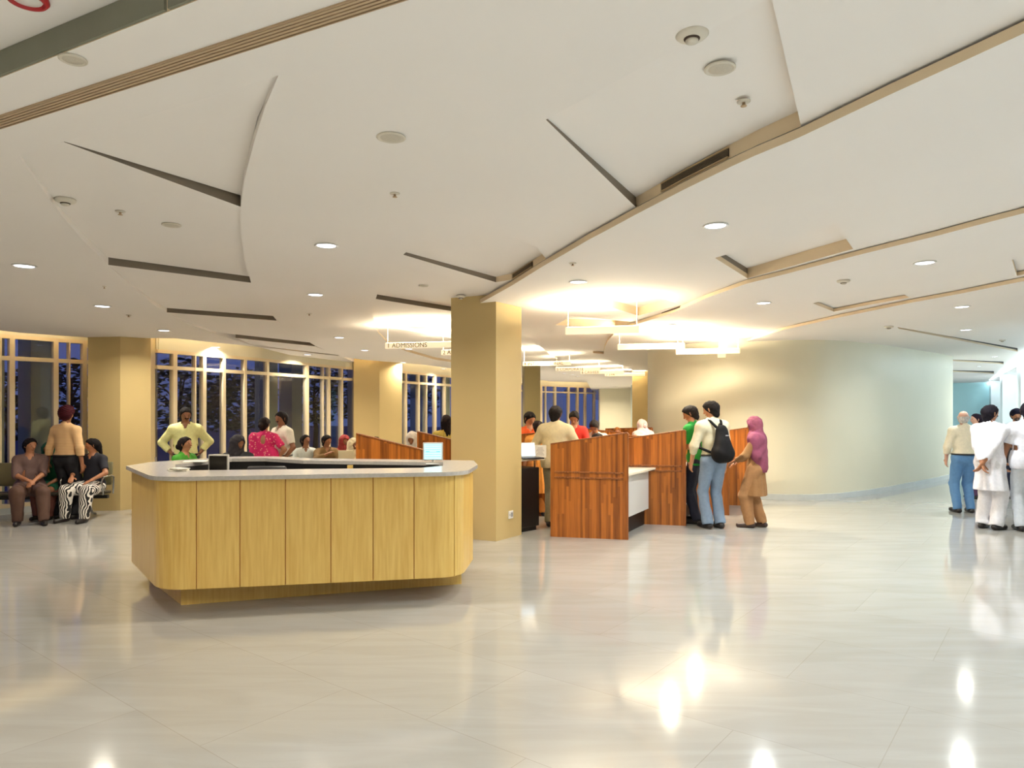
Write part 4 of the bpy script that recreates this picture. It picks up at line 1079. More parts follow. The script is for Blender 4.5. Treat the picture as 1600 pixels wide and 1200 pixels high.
def person(label, px, d, yaw, H=1.68, skin='a', sit=False, build=1.0, lean=0, head=(0, 0), hands=None, elbows=None, feet=None,
           top=None, bottom=None, hair=('short', (22, 17, 15)), extra=(), shoes=(30, 24, 22), res=.010, loc=None, zoff=0.0, tilt=0, face=True, seat=.43):
    s = H / 1.70; f = d
    root = thing('person', label, 'person', (((px - CX) / F * d), d, zoff) if loc is None else loc, R(yaw))
    fwd = V3(0, 1, 0); UPW = V3(0, 0, 1)
    lr = R(lean); tr = R(tilt)
    U = nrm(V3(math.sin(tr), math.sin(lr), math.cos(lr))); Rt = nrm(np.cross(fwd, U)); Rt = nrm(V3(Rt[0], 0, Rt[2])); Fw = nrm(np.cross(U, Rt))
    P = V3(0, 0, (seat / s + .09) if sit else .93)
    N = P + U * .50; HC = N + nrm(U * .8 + UPW * .4) * .155 + Fw * .015
    Hm = rotm('Z', head[0]) @ rotm('X', -head[1]); HR = Hm @ V3(1, 0, 0); HF = Hm @ V3(0, 1, 0); HU = Hm @ V3(0, 0, 1)
    bw = build
    SH = {1: P + U * .432 + Rt * .170 * (.9 + .1 * bw), -1: P + U * .432 - Rt * .170 * (.9 + .1 * bw)}
    HP = {1: P + V3(.085, 0, -.03), -1: P + V3(-.085, 0, -.03)}
    if hands is None: hands = ((.27, .05, .74), (-.27, .05, .74)) if not sit else ((.12, .34, P[2] + .12), (-.12, .34, P[2] + .12))
    if elbows is None: elbows = ((1, -.8, -.2), (-1, -.8, -.2))
    if feet is None: feet = ((.09, .0), (-.09, .0)) if not sit else ((.12, .46), (-.12, .44))
    EL, WR = {}, {}
    for i, sd in enumerate((1, -1)):
        EL[sd], WR[sd] = ik(SH[sd], V3(*hands[i]), .275, .245, V3(*elbows[i]))
    KN, AN = {}, {}
    for i, sd in enumerate((1, -1)):
        ft = feet[i]; an = V3(ft[0], ft[1], .085 + (ft[2] if len(ft) > 2 else 0))
        KN[sd], AN[sd] = ik(HP[sd], an, .43, .415, V3(ft[0] * .8, 1, .0) if not sit else V3(ft[0] * .5, .3, 1))
    # ---- primitive sets
    torso = [(P - Rt * .06, P + Rt * .06, .105 * bw, .105 * bw, .86, Fw), (P + U * .06, P + U * .20, .128 * bw, .118 * bw, .80, Fw), (P + U * .22, P + U * .36, .125 * bw, .142 * bw, .74, Fw),
             (P + U * .41 - Rt * .11, P + U * .41 + Rt * .11, .060, .060), (P + U * .475, SH[1], .052, .048), (P + U * .475, SH[-1], .052, .048)]
    if bw > 1.08: torso.append((P + U * .12 + Fw * .03, P + U * .2 + Fw * .03, .13 * bw, .12 * bw, .85, Fw))
    uarm = {sd: (SH[sd], EL[sd], .050 * (.6 + .4 * bw), .038) for sd in (1, -1)}; farm = {sd: (EL[sd], WR[sd], .040, .026) for sd in (1, -1)}
    thigh = {sd: (HP[sd], KN[sd], .086 * (.5 + .5 * bw), .055) for sd in (1, -1)}; calf = {sd: (KN[sd], AN[sd], .056, .036) for sd in (1, -1)}
    pts = [P, HC, *SH.values(), *EL.values(), *WR.values(), *KN.values(), *AN.values()]
    lo = np.min(pts, axis=0) - V3(.30, .30, .12); hi = np.max(pts, axis=0) + V3(.30, .30, .20); lo[2] = -.01
    FD = lambda: Field(lo, hi, res)
    # ---- body
    B = FD()
    for p in torso: B.cap(p, .05)
    B.cap((P + U * .44, HC - HU * .04, .056, .052), .03)
    for sd in (1, -1):
        B.cap(uarm[sd], .04); B.cap(farm[sd], .02); B.cap(thigh[sd], .04); B.cap(calf[sd], .025)
        B.cap((KN[sd] + (AN[sd] - KN[sd]) * .12, KN[sd] + (AN[sd] - KN[sd]) * .45, .05, .046), .03)
        ft = nrm(V3(.12 * sd, 1, 0)); B.cap((AN[sd] - ft * .04 - UPW * .045, AN[sd] + ft * .15 - UPW * .06, .034, .024), .03)
    # head: cranium, face, jaw, nose, ears, brow
    cr = lambda g=0.0: (HC + HF * -.012 + HU * .022, HC + HF * .012 + HU * .030, .088 + g, .086 + g, .86, HR)
    B.cap(cr(), .02); B.cap((HC + HF * .028 - HU * .005, HC + HF * .036 - HU * .062, .066, .040, .9, HR), .03)
    B.cap((HC + HF * .088 + HU * .012, HC + HF * .105 - HU * .02, .010, .015), .012)
    B.cap((HC + HF * .078 + HU * .028 - HR * .03, HC + HF * .078 + HU * .028 + HR * .03, .012, .012), .012)
    B.cap((HC + HF * .082 - HU * .050 - HR * .012, HC + HF * .082 - HU * .050 + HR * .012, .011, .011), .01)
    for sd in (1, -1): B.cap((HC + HR * .080 * sd + HU * .018, HC + HR * .078 * sd - HU * .018, .013, .010), .008)
    # hands with five fingers
    for sd in (1, -1):
        w0 = WR[sd]; dr = nrm(WR[sd] - EL[sd]); pn = nrm(np.cross(dr, V3(0, 0, 1)) if abs(dr[2]) < .7 else V3(-sd, 0, 0) + .2 * dr); pn = nrm(pn - np.dot(pn, dr) * dr)
        if abs(dr[2]) >= .7: pass
        else: pn = V3(0, 0, -1) - np.dot(V3(0, 0, -1), dr) * dr; pn = nrm(pn)
        wv = nrm(np.cross(dr, pn))
        B.cap((w0 + dr * .01, w0 + dr * .075, .034, .040, .42, pn), .015)
        for q, (o_, l_) in enumerate(((-.030, .064), (-.010, .076), (.010, .072), (.029, .056))):
            r0 = w0 + dr * .085 + wv * o_; m_ = r0 + nrm(dr + pn * .25) * l_ * .5; e_ = m_ + nrm(dr + pn * .9) * l_ * .5
            B.cap((r0, m_, .0095, .009), .004); B.cap((m_, e_, .009, .0075), .003)
        if abs(dr[2]) >= .7: tv = nrm(V3(0, 1, 0) - np.dot(V3(0, 1, 0), dr) * dr)
        else: tv = wv * (sd if np.dot(wv, V3(1, 0, 0)) < 0 else -sd)
        r0 = w0 + dr * .02 + tv * .028; m_ = r0 + nrm(dr * .6 + tv * .7) * .042; e_ = m_ + nrm(dr * .9 + tv * .25 + pn * .3) * .032
        B.cap((r0, m_, .013, .011), .008); B.cap((m_, e_, .011, .009), .004)
    sk = SKIN[skin]
    fmesh('body', B, mat('skin_' + skin, sk, .55, noise=.03, scale=20), root, s)
    # ---- hair
    hk, hc = hair; hm = mat('hair_%d_%d_%d' % hc, hc, .8, spec=.2, noise=.25, scale=60, stretch=(1, 1, .3))
    cen = HC + HU * .026
    def clipface(Fl_, yy=.080, zz=.055, a=.79, b_=-.61): Fl_.clip(HC + HF * yy + HU * zz, HF * a + HU * b_)
    hb = Field(HC - .34, HC + .24, min(res, .009))
    if hk in ('short', 'bun', 'long', 'bald', 'tail'):
        if hk == 'bald':
            hb.cap((HC - HF * .012 + HU * -.012, HC + HF * .0 + HU * .006, .092, .092, .88, HR), .01); clipface(hb, .03, -.02); hb.clip(HC + HU * .035, HU)
        else:
            hb.cap(cr(.013), .02); hb.cap((HC - HF * .030 + HU * .01, HC - HF * .040 - HU * .065, .086, .060, .95, HR), .03); clipface(hb, .066 if hk != 'short' else .078, .05)
        if hk == 'bun': hb.cap((HC - HF * .115 - HU * .02, HC - HF * .118 - HU * .03, .045, .045), .02)
        if hk == 'tail': hb.cap((HC - HF * .10 - HU * .0, HC - HF * .10 - HU * .22, .035, .022), .02)
        if hk == 'long':
            hb.cap((HC - HF * .06 - HU * .02, HC - HF * .09 - HU * .22, .075, .05, .6, HF), .03)
            for sd in (1, -1): hb.cap((HC + HR * sd * .07 + HU * .0, HC + HR * sd * .075 - HF * .03 - HU * .16, .03, .022), .02)
        hb.wrinkle(.003, 90, 1); fmesh('hair', hb, hm, root, s)
    elif hk == 'turban':
        hb.cap((HC - HF * .03 + HU * .055, HC + HF * .025 + HU * .075, .108, .100, .93, HR), .03)
        hb.cap((HC + HF * .05 + HU * .07, HC + HF * .06 + HU * .10, .06, .05), .03); hb.cap((HC - HF * .05 + HU * .0, HC - HF * .06 + HU * .02, .075, .08), .03)
        clipface(hb, .075, .030, .72, -.69)
        X, Y, Z = np.meshgrid(*hb.ax, indexing='ij', sparse=True)
        u_ = (X - HC[0]) * HR[0] + (Y - HC[1]) * HR[1] + (Z - HC[2]) * HR[2]; v_ = (X - HC[0]) * HU[0] + (Y - HC[1]) * HU[1] + (Z - HC[2]) * HU[2]
        hb.F = (hb.F + .004 * np.sin(220 * (v_ + .5 * np.abs(u_)))).astype(np.float32)
        fmesh('turban', hb, hm, root, s)
        if 'beard' in extra:
            bb_ = Field(HC - .2, HC + .2, .007); bb_.cap((HC + HF * .04 - HU * .055, HC + HF * .055 - HU * .085, .055, .035, .9, HR), .02); bb_.clip(HC + HF * .0 - HU * .030, HF * -.3 + HU)
            fmesh('beard', bb_, mat('beard_grey', (70, 60, 56), .8), root, s)
    elif hk == 'hood':
        hb.cap(cr(.022), .02); hb.cap((HC - HF * .01, HC - HU * .15 - HF * .01, .105, .13, .85, HF), .05)
        hb.cap((HC + HF * .13 - HU * .0, HC + HF * .13 - HU * .07, .068, .05), .01, sub=True)
        hb.wrinkle(.004, 60, 2); fmesh('headscarf', hb, mat('cloth_%d_%d_%d' % hc, hc, .8, noise=.06, scale=30), root, s)
    if 'moustache' in extra:
        mo = Field(HC + HF * .09 - .06, HC + HF * .09 + .06, .005); mo.cap((HC + HF * .094 - HU * .032 - HR * .022, HC + HF * .094 - HU * .032 + HR * .022, .009, .009), .01)
        fmesh('moustache', mo, hm, root, s)
    if face:
        for sd in (1, -1):
            b = MB(); c = (HC + HF * .0915 + HU * .010 + HR * .032 * sd) * s
            b.lathe([(.002, -.005), (.007, -.003), (.009, 0), (.007, .003), (.002, .005)], 10, tuple(c)); b.build('eye', mat('eye_dark', (36, 24, 20), .3), root, True)
            b = MB(); c2 = (HC + HF * .0945 + HU * .033) * s; b.tube([tuple(c2 + HR * sd * .014 * s), tuple(c2 + HR * sd * .048 * s - HF * .012 * s)], [.0045, .0035], 6); b.build('eyebrow', mat('brow_dark', (26, 20, 18), .7), root)
        b = MB(); c3 = (HC + HF * .0955 - HU * .050) * s; b.tube([tuple(c3 - HR * .020 * s - HF * .004 * s), tuple(c3), tuple(c3 + HR * .020 * s - HF * .004 * s)], [.003, .0055, .003], 6); b.build('lips', mat('lips_' + skin, tuple(int(x * .8) for x in sk), .5), root)
    # ---- top garment
    tk, tcol = top[0], top[1]; opt = top[2] if len(top) > 2 else {}
    tm = opt.get('mat') or mat('cloth_%d_%d_%d' % tcol, tcol, .8, noise=.05, scale=30)
    T = FD(); g = .014 + opt.get('loose', .0)
    for p in torso: T.cap((p[0], p[1], p[2] + g, p[3] + g) + tuple(p[4:]), .05)
    T.cap((P + U * .44, P + U * .51, .082, .066), .03)
    sl = opt.get('sleeve', 1.0)      # 0.5 = short, 1 = to the wrist
    for sd in (1, -1):
        a, e, wri = SH[sd], EL[sd], WR[sd]
        if sl > .5:
            T.cap((a, e, .062 * (.6 + .4 * bw) + g * .4, .052 + g * .3), .04); q = e + (wri - e) * min(.96, (sl - .5) * 2); T.cap((e, q, .052 + g * .3, .040 + g * .3), .02); T.clip_local(q, wri - e, .085)
        else:
            q = a + (e - a) * sl * 2 * .75; T.cap((a, q, .064 * (.6 + .4 * bw) + g * .4, .060), .04); T.clip_local(q, e - a, .085)
    if tk == 'shirt':          # tucked in
        T.wrinkle(.0035, 24, H * 7); T.clip(P + U * .045, -U)
    elif tk == 'loose':        # worn over the trousers
        for sd in (1, -1): T.cap((HP[sd] + UPW * .05, HP[sd] - (UPW * .03 if not sit else fwd * -.05), .105 * bw, .10 * bw), .05)
        T.wrinkle(.004, 22, H * 9); T.clip(P + (U * -.10), -U if not sit else V3(0, -.3, -1))
    elif tk in ('kurta', 'tunic'):
        L_ = opt.get('length', .42)
        if not sit:
            T.cap((P + U * .12, V3(P[0], P[1], L_ - .1), .150 * bw, opt.get('flare', .20), .74, fwd), .05)
            T.folds(.006, 11, P); T.wrinkle(.003, 18, H * 5); T.clip(V3(0, 0, L_), -UPW)
        else:
            for sd in (1, -1): T.cap((HP[sd], KN[sd], .125 * bw, .10), .06)
            T.wrinkle(.005, 20, H * 5); T.clip_local(KN[1], KN[1] - HP[1], .2); T.clip_local(KN[-1], KN[-1] - HP[-1], .2); T.clip(P - UPW * .14, -UPW)
    if 'openback' in opt:
        T.cap((P + U * .50 - Fw * .16, P + U * .36 - Fw * .16, .075, .055), .01, sub=True)
    # neckline
    T.clip_local(P + U * .505 + Fw * .02, U + Fw * .35, .05)
    T.cap((P + U * .52 + Fw * .075, P + U * (.46 - opt.get('vneck', .0)) + Fw * .10, .040, .022), .01, sub=True)
    fmesh('shirt' if tk in ('shirt', 'loose') else ('tunic' if tk in ('kurta', 'tunic') else tk), T, tm, root, s)
    # collar
    if opt.get('collar', False):
        b = MB(); c = (P + U * .502) * s; ring = [tuple(c + (Rt * math.cos(a_) * .058 + Fw * (math.sin(a_) * .060 + .004) + U * (.012 - .012 * math.sin(a_))) * s) for a_ in np.linspace(PI * .62, PI * 2.38, 16)]
        b.tube(ring, .012, 6); b.build('collar', tm, root, True)
    # ---- bottom garment
    bk, bcol = bottom[0], bottom[1]; bo = bottom[2] if len(bottom) > 2 else {}
    bm_ = bo.get('mat') or mat('cloth_%d_%d_%d' % bcol, bcol, .8, noise=.05, scale=30)
    G = FD(); w0, w1, w2 = {'trousers': (.100, .076, .066), 'jeans': (.100, .070, .074), 'salwar': (.120, .105, .075), 'pajama': (.105, .095, .085), 'skirt': (.12, .12, .12)}[bk]
    w0 *= (.5 + .5 * bw)
    G.cap((P - Rt * .06, P + Rt * .06, .122 * bw, .122 * bw, .88, Fw), .05)
    if bk == 'skirt' and not sit:
        G.cap((P, V3(0, .0, .16), .14 * bw, .19, .8, fwd), .05); G.folds(.007, 13, P); G.clip(V3(0, 0, .05), -UPW)
    else:
        for sd in (1, -1):
            G.cap((HP[sd], KN[sd], w0, w1), .04); G.cap((KN[sd], AN[sd], w1, w2), .02)
            if bk == 'skirt': G.cap(((HP[1] + HP[-1]) / 2, (KN[1] + KN[-1]) / 2, .1, .1), .06); G.cap(((KN[1] + KN[-1]) / 2, (AN[1] + AN[-1]) / 2, .11, .12), .06)
            G.clip_local(AN[sd] - (AN[sd] - KN[sd]) * .0 - UPW * .03, AN[sd] - KN[sd], .16)
        G.wrinkle(.0045, 26, H * 3)
    G.clip(P + U * (.065 if tk == 'shirt' else .09), U)
    fmesh({'jeans': 'jeans', 'skirt': 'skirt'}.get(bk, 'trousers'), G, bm_, root, s)
    if tk == 'shirt' and not sit:
        b = MB(); c = P + U * .05; ring = [tuple((c + Rt * math.cos(a_) * (.172 * bw + .004) + Fw * math.sin(a_) * (.120 * bw + .006)) * s) for a_ in np.linspace(0, 2 * PI, 25)]
        b.tube(ring, .014, 6, cap=False); b.build('belt', mat('belt_leather', (24, 20, 18), .5), root, True)
    # ---- shoes
    if shoes:
        for sd in (1, -1):
            S_ = Field(AN[sd] - V3(.16, .20, .12), AN[sd] + V3(.16, .30, .08), .009); ft = nrm(V3(.12 * sd, 1, 0)); a = AN[sd]
            S_.cap((a - ft * .045 - UPW * .045, a + ft * .17 - UPW * .052, .042, .036), .02); S_.cap((a - UPW * .03, a + ft * .04 - UPW * .04, .046, .04), .02); S_.clip(a - UPW * .082, -UPW); S_.clip(a - UPW * .012, UPW)
            fmesh('shoe', S_, mat('shoe_%d_%d_%d' % shoes, shoes, .45), root, s)
    return dict(root=root, P=P, U=U, Rt=Rt, Fw=Fw, SH=SH, N=N, HC=HC, HF=HF, HU=HU, HR=HR, KN=KN, HP=HP, s=s, res=res, lo=lo, hi=hi, bw=bw, torso=torso, WR=WR)
def drape(I, col, name, kind, m=None):
    """scarves and sari ends: cloth shells that follow the torso"""
    P, U, Rt, Fw, SH, N, HC = (I[k_] for k_ in ('P', 'U', 'Rt', 'Fw', 'SH', 'N', 'HC')); m = m or mat('cloth_%d_%d_%d' % col, col, .8, noise=.07, scale=30); bw = I['bw']
    D_ = Field(I['lo'] - V3(.05, .08, 0), I['hi'] + V3(.05, .08, .05), I['res'])
    if kind == 'shawl':       # over head, shoulders and down the back
        HF, HU, HR = I['HF'], I['HU'], I['HR']
        D_.cap((HC - HF * .012 + HU * .024, HC + HF * .012 + HU * .030, .110, .108, .88, HR), .02)
        D_.cap((HC - HU * .02, P + U * .44, .100, .13, .9, Fw), .06); D_.cap((SH[1] * .9 + N * .1, SH[-1] * .9 + N * .1, .098, .098), .06)
        D_.cap((P + U * .40 - Fw * .04, P + U * .02 - Fw * .06, .17, .17, .72, Fw), .06)
        for sd in (1, -1): D_.cap((SH[sd], SH[sd] - U * .25 - Fw * .03, .085, .08), .05)
        D_.cap((HC + HF * .14, HC + HF * .14 - HU * .07, .07, .055), .01, sub=True); D_.wrinkle(.006, 30, 3); D_.clip(P - U * .07, -U)
        D_.clip(P + Fw * .115, Fw + U * .25) if False else None
    elif kind == 'pallu':     # diagonal sari end
        D_.cap((SH[-1] + U * .01, P + U * .12 + Rt * .10 - Fw * .02, .085, .135 * bw, .85, Fw), .05)
        D_.cap((SH[-1] - Fw * .06, P - U * .12 - Rt * .13 - Fw * .09, .070, .09, .6, Fw), .05); D_.wrinkle(.005, 34, 5); D_.clip(P - U * .30, -U)
    elif kind == 'scarf':     # loosely across the chest and both shoulders
        D_.cap((SH[1] + U * .01, P + U * .38 + Fw * .07, .068, .06), .05); D_.cap((SH[-1] + U * .01, P + U * .38 + Fw * .07, .068, .06), .05); D_.wrinkle(.005, 30, 3)
    o = fmesh(name, D_, m, I['root'], I['s']); return o
# ============================================================ CLOTH PATTERNS
def pattern_mat(name, c1, c2, kind, scale):
    m = bpy.data.materials.new(name); m.use_nodes = True; n = m.node_tree.nodes; l = m.node_tree.links; b = n['Principled BSDF']; b.inputs['Roughness'].default_value = .8
    t = n.new('ShaderNodeTexCoord'); r_ = n.new('ShaderNodeValToRGB'); r_.color_ramp.elements[0].color = lin(c1); r_.color_ramp.elements[1].color = lin(c2)
    if kind == 'zebra':
        x = n.new('ShaderNodeTexWave'); x.inputs['Scale'].default_value = scale; x.inputs['Distortion'].default_value = 9; x.inputs['Detail'].default_value = 1; x.inputs['Detail Scale'].default_value = .8
        out = x.outputs['Fac']; r_.color_ramp.elements[0].position = .45; r_.color_ramp.elements[1].position = .55
    elif kind == 'dots':
        x = n.new('ShaderNodeTexVoronoi'); x.inputs['Scale'].default_value = scale; out = x.outputs['Distance']; r_.color_ramp.elements[0].position = .22; r_.color_ramp.elements[1].position = .30
    else:
        x = n.new('ShaderNodeTexWave'); x.inputs['Scale'].default_value = scale; x.bands_direction = 'Z'; out = x.outputs['Fac']
        r_.color_ramp.elements[0].position = .2; r_.color_ramp.elements[1].position = .9
    l.new(t.outputs['Object'], x.inputs['Vector']); l.new(out, r_.inputs[0]); l.new(r_.outputs[0], b.inputs['Base Color'])
    MATS[name] = m; return m
m_zebra = pattern_mat('zebra_cloth', (20, 18, 20), (226, 220, 210), 'zebra', 11)
m_pink = pattern_mat('dotted_pink_cloth', (238, 160, 150), (206, 30, 96), 'dots', 26)
m_check = pattern_mat('striped_cream_cloth', (206, 160, 110), (232, 196, 146), 'band', 14)
m_floral = pattern_mat('blue_white_cloth', (28, 62, 120), (214, 226, 232), 'zebra', 5)
m_cf = pattern_mat('cream_red_cloth', (200, 80, 40), (238, 220, 180), 'dots', 14)
STR = dict
hip = lambda sd: None
P_ = person
# ---- left bench group
P_('seated woman in a grey mauve tunic with hands in her lap, far left', 47, 10.45, 212, H=1.58, skin='a', sit=True, build=1.18, seat=.42, head=(34, 5), top=('kurta', (104, 80, 76), STR(sleeve=.55)), bottom=('salwar', (88, 62, 50)), hair=('bun', (20, 14, 14)), hands=((.02, .33, .68), (-.06, .36, .66)), feet=((.14, .42), (-.20, .55)), res=.009)
P_('seated person in a green top, half hidden behind the man in the maroon turban', 86, 10.95, 190, H=1.50, skin='a', sit=True, lean=22, seat=.42, top=('kurta', (16, 88, 60), STR(sleeve=.7)), bottom=('salwar', (110, 62, 50)), hair=('hood', (16, 80, 56)), hands=((.05, .42, .60), (-.08, .42, .60)), feet=((.1, .40), (-.1, .44)), res=.011)
m_t = P_('man in a maroon turban and striped cream shirt standing with his back turned', 103, 10.62, -8, H=1.67, skin='b', build=1.06, head=(12, 0), top=('shirt', (220, 180, 130), STR(mat=m_check, collar=True, loose=.006)), bottom=('trousers', (20, 20, 26)), hair=('turban', (58, 9, 20)), extra=('beard',), hands=((.30, -.02, .80), (-.31, -.02, .80)), feet=((.13, .02), (-.11, -.02)), res=.008)
P_('seated woman in a dark navy top with black and white patterned trousers', 146, 10.75, 172, H=1.55, skin='a', sit=True, build=1.05, seat=.42, head=(-42, 8), top=('loose', (22, 22, 34), STR(sleeve=.5)), bottom=('salwar', (200, 200, 200), STR(mat=m_zebra)), hair=('tail', (20, 14, 14)), hands=((.12, .34, .70), (-.2, .30, .66)), feet=((.14, .46), (-.22, .48)), res=.009)
# ---- behind the reception desk
P_('man in a pale yellow shirt standing with hands on his hips', 290, 10.9, 202, H=1.68, skin='b', build=1.12, head=(14, 12), top=('shirt', (222, 218, 150), STR(collar=True, loose=.012, sleeve=.85)), bottom=('trousers', (24, 24, 30)), hands=((.19, .02, .98), (-.20, .0, .98)), elbows=((1, -.5, 0), (-1, -.5, 0)), extra=('moustache',), res=.009)
P_('seated woman in a bright green blouse, in front of the man in the yellow shirt', 288, 9.72, 256, H=1.46, skin='a', sit=True, build=1.02, head=(6, -4), top=('loose', (60, 140, 30), STR(sleeve=.5)), bottom=('skirt', (70, 120, 50)), seat=.53, hair=('bun', (24, 14, 14)), hands=((.02, .36, .84), (-.06, .36, .82)), res=.010)
P_('seated woman in dark clothes with a dark headscarf, left of the woman in pink', 371, 10.3, 205, H=1.62, skin='b', sit=True, seat=.45, build=1.0, head=(34, 10), top=('kurta', (30, 30, 34), STR(sleeve=.9)), bottom=('salwar', (30, 50, 50)), hair=('hood', (34, 28, 34)), hands=((.05, .34, .74), (-.1, .34, .72)), res=.010)
i_ = P_('woman in a pink sari standing with her back turned and a hand on her hip', 413, 10.9, 8, H=1.52, skin='a', build=1.16, head=(-20, 6), top=('loose', (200, 36, 96), STR(mat=m_pink, sleeve=.5, openback=1)), bottom=('skirt', (196, 30, 90)), hair=('bun', (26, 16, 16)), hands=((.21, .02, .96), (-.22, .10, .80)), elbows=((1, -.4, 0), (-1, -.4, 0)), res=.009)
drape(i_, (206, 40, 100), 'sari_end', 'pallu', m_pink)
P_('man in a white shirt with a black belt standing beside the woman in pink', 441, 11.2, 142, H=1.61, skin='b', build=1.1, head=(6, 6), top=('shirt', (236, 228, 210), STR(collar=True, loose=.010, sleeve=.5)), bottom=('trousers', (216, 206, 186)), hair=('short', (24, 18, 18)), extra=('moustache',), hands=((.12, .28, 1.06), (-.22, .12, .92)), res=.009)
P_('seated man in a pale blue white shirt looking up, left of the seated men', 477, 12.0, 205, H=1.46, skin='b', sit=True, seat=.47, head=(30, -12), top=('shirt', (206, 212, 206), STR(collar=True, sleeve=.55, loose=.008)), bottom=('trousers', (50, 50, 60)), res=.010)
P_('seated man in a brown shirt resting a hand on his chin', 510, 12.0, 210, H=1.46, skin='b', sit=True, seat=.47, head=(25, 6), top=('shirt', (112, 84, 42), STR(collar=True, sleeve=.9, loose=.01)), bottom=('trousers', (40, 36, 40)), hands=((.05, .22, 1.05), (-.1, .34, .72)), res=.010)
P_('seated woman in a red headscarf beside the wooden screen', 538, 12.4, 200, H=1.46, skin='b', sit=True, seat=.45, head=(10, 4), top=('kurta', (150, 40, 34), STR(sleeve=.8)), bottom=('salwar', (120, 40, 40)), hair=('hood', (140, 40, 36)), res=.011)
P_('seated woman in a cream and red flowered scarf, partly cut by the wooden screen', 552, 11.6, 196, H=1.55, skin='b', sit=True, seat=.38, head=(20, 4), top=('kurta', (226, 210, 170), STR(sleeve=.9, mat=m_cf)), bottom=('salwar', (200, 190, 160)), hair=('hood', (232, 214, 176)), res=.011)
P_('person whose dark hair just shows above the first dark wood screen', 588, 11.2, 180, H=1.56, skin='b', sit=True, seat=.42, top=('shirt', (90, 60, 50), STR()), bottom=('trousers', (40, 40, 44)), res=.012)
P_('person with a white head covering seated behind the first dark wood screen', 644, 11.4, 200, H=1.66, skin='a', sit=True, seat=.44, top=('kurta', (150, 160, 150), STR()), bottom=('salwar', (150, 150, 140)), hair=('hood', (236, 226, 214)), res=.012, head=(-30, 15))
P_('woman with long dark hair in a yellow dress, cut by the central column', 698, 10.9, 20, H=1.56, skin='a', top=('kurta', (196, 170, 78), STR(sleeve=.6)), bottom=('salwar', (190, 160, 80)), hair=('long', (26, 16, 16)), res=.011)
# ---- seen right of the column
P_('young person in an orange top looking down, beside the central column', 827, 11.3, 196, H=1.61, skin='c', head=(20, 25), top=('loose', (232, 96, 36), STR(sleeve=.5)), bottom=('trousers', (60, 50, 50)), hands=((.14, .30, 1.02), (-.12, .3, 1.0)), res=.010)
P_('dark haired woman in a yellow top, overlapping the person in orange', 841, 10.9, 20, H=1.47, skin='a', head=(25, 10), top=('kurta', (236, 160, 70), STR(sleeve=.5)), bottom=('salwar', (210, 140, 70)), hair=('long', (30, 18, 18)), res=.010)
P_('man in a cream shirt standing with his back turned behind the nearest screen', 868, 9.95, -14, H=1.70, skin='a', build=1.12, head=(-18, 8), top=('loose', (226, 212, 170), STR(collar=True, loose=.02, sleeve=.9)), bottom=('trousers', (150, 140, 110)), hands=((.24, .22, .98), (-.24, .2, .98)), res=.008)
P_('person in white bending forward beside the man in the cream shirt', 895, 10.3, -62, H=1.50, skin='a', lean=52, build=1.08, head=(0, 30), top=('kurta', (232, 218, 186), STR(sleeve=.9, loose=.015)), bottom=('salwar', (226, 214, 186)), hair=('short', (30, 20, 18)), hands=((.16, .62, .92), (-.16, .62, .92)), res=.010)
P_('young man in a red shirt looking down behind the bending figure', 897, 11.6, 176, H=1.62, skin='a', head=(-12, 26), top=('loose', (206, 44, 30), STR(sleeve=.5)), bottom=('trousers', (50, 44, 50)), hands=((.14, .30, 1.0), (-.14, .3, 1.0)), res=.009)
P_('dark haired man in a white shirt bent over the inner counter', 937, 11.9, 150, H=1.52, skin='a', lean=24, head=(10, 40), top=('loose', (234, 226, 206), STR(sleeve=.5)), bottom=('trousers', (60, 60, 66)), hands=((.14, .44, .94), (-.14, .44, .94)), res=.010)
P_('person with reddish hair barely visible over the inner screens', 964, 13.4, 180, H=1.24 * 1.05, skin='a', top=('loose', (190, 120, 60), STR()), bottom=('trousers', (80, 60, 50)), hair=('short', (150, 92, 40)), res=.013)
i_ = P_('woman in a pale pink shawl at the edge of the rounded wall', 1009, 13.3, 20, H=1.46, skin='d', lean=14, top=('kurta', (232, 208, 204), STR(sleeve=.9)), bottom=('salwar', (226, 206, 200)), hair=('bun', (220, 190, 190)), res=.011)
drape(i_, (236, 214, 212), 'shawl', 'shawl')
# ---- queue at the right booths
P_('young man in a green t-shirt with folded arms leaning over the counter', 1088, 10.26, 52, H=1.71, skin='a', build=.94, lean=7, head=(22, 24), top=('loose', (14, 128, 40), STR(sleeve=.5)), bottom=('trousers', (24, 26, 44)), hands=((-.04, .30, 1.12), (.05, .27, 1.13)), feet=((.10, .06), (-.12, -.06)), res=.007)
bp = P_('young man with a black backpack, cream shirt and blue jeans', 1115, 9.80, 16, H=1.77, skin='c', build=.96, lean=4, head=(38, 14), top=('shirt', (218, 208, 176), STR(collar=True, loose=.012, sleeve=.72)), bottom=('jeans', (128, 148, 172)), hands=((.24, .10, .84), (-.25, .14, .88)), feet=((.10, .0), (-.08, .02)), res=.007)
i_ = P_('woman in a mauve headscarf and tan tunic walking beside the last screen', 1181, 9.88, 62, H=1.54, skin='a', build=1.04, head=(10, 8), top=('kurta', (150, 108, 64), STR(sleeve=.9, length=.50, flare=.235)), bottom=('salwar', (168, 122, 78)), hair=('hood', (134, 66, 84)), shoes=(60, 42, 34), hands=((.12, .30, 1.0), (-.12, .30, 1.02)), feet=((.08, -.08), (-.08, .08)), res=.008)
drape(i_, (140, 68, 92), 'dupatta', 'shawl')
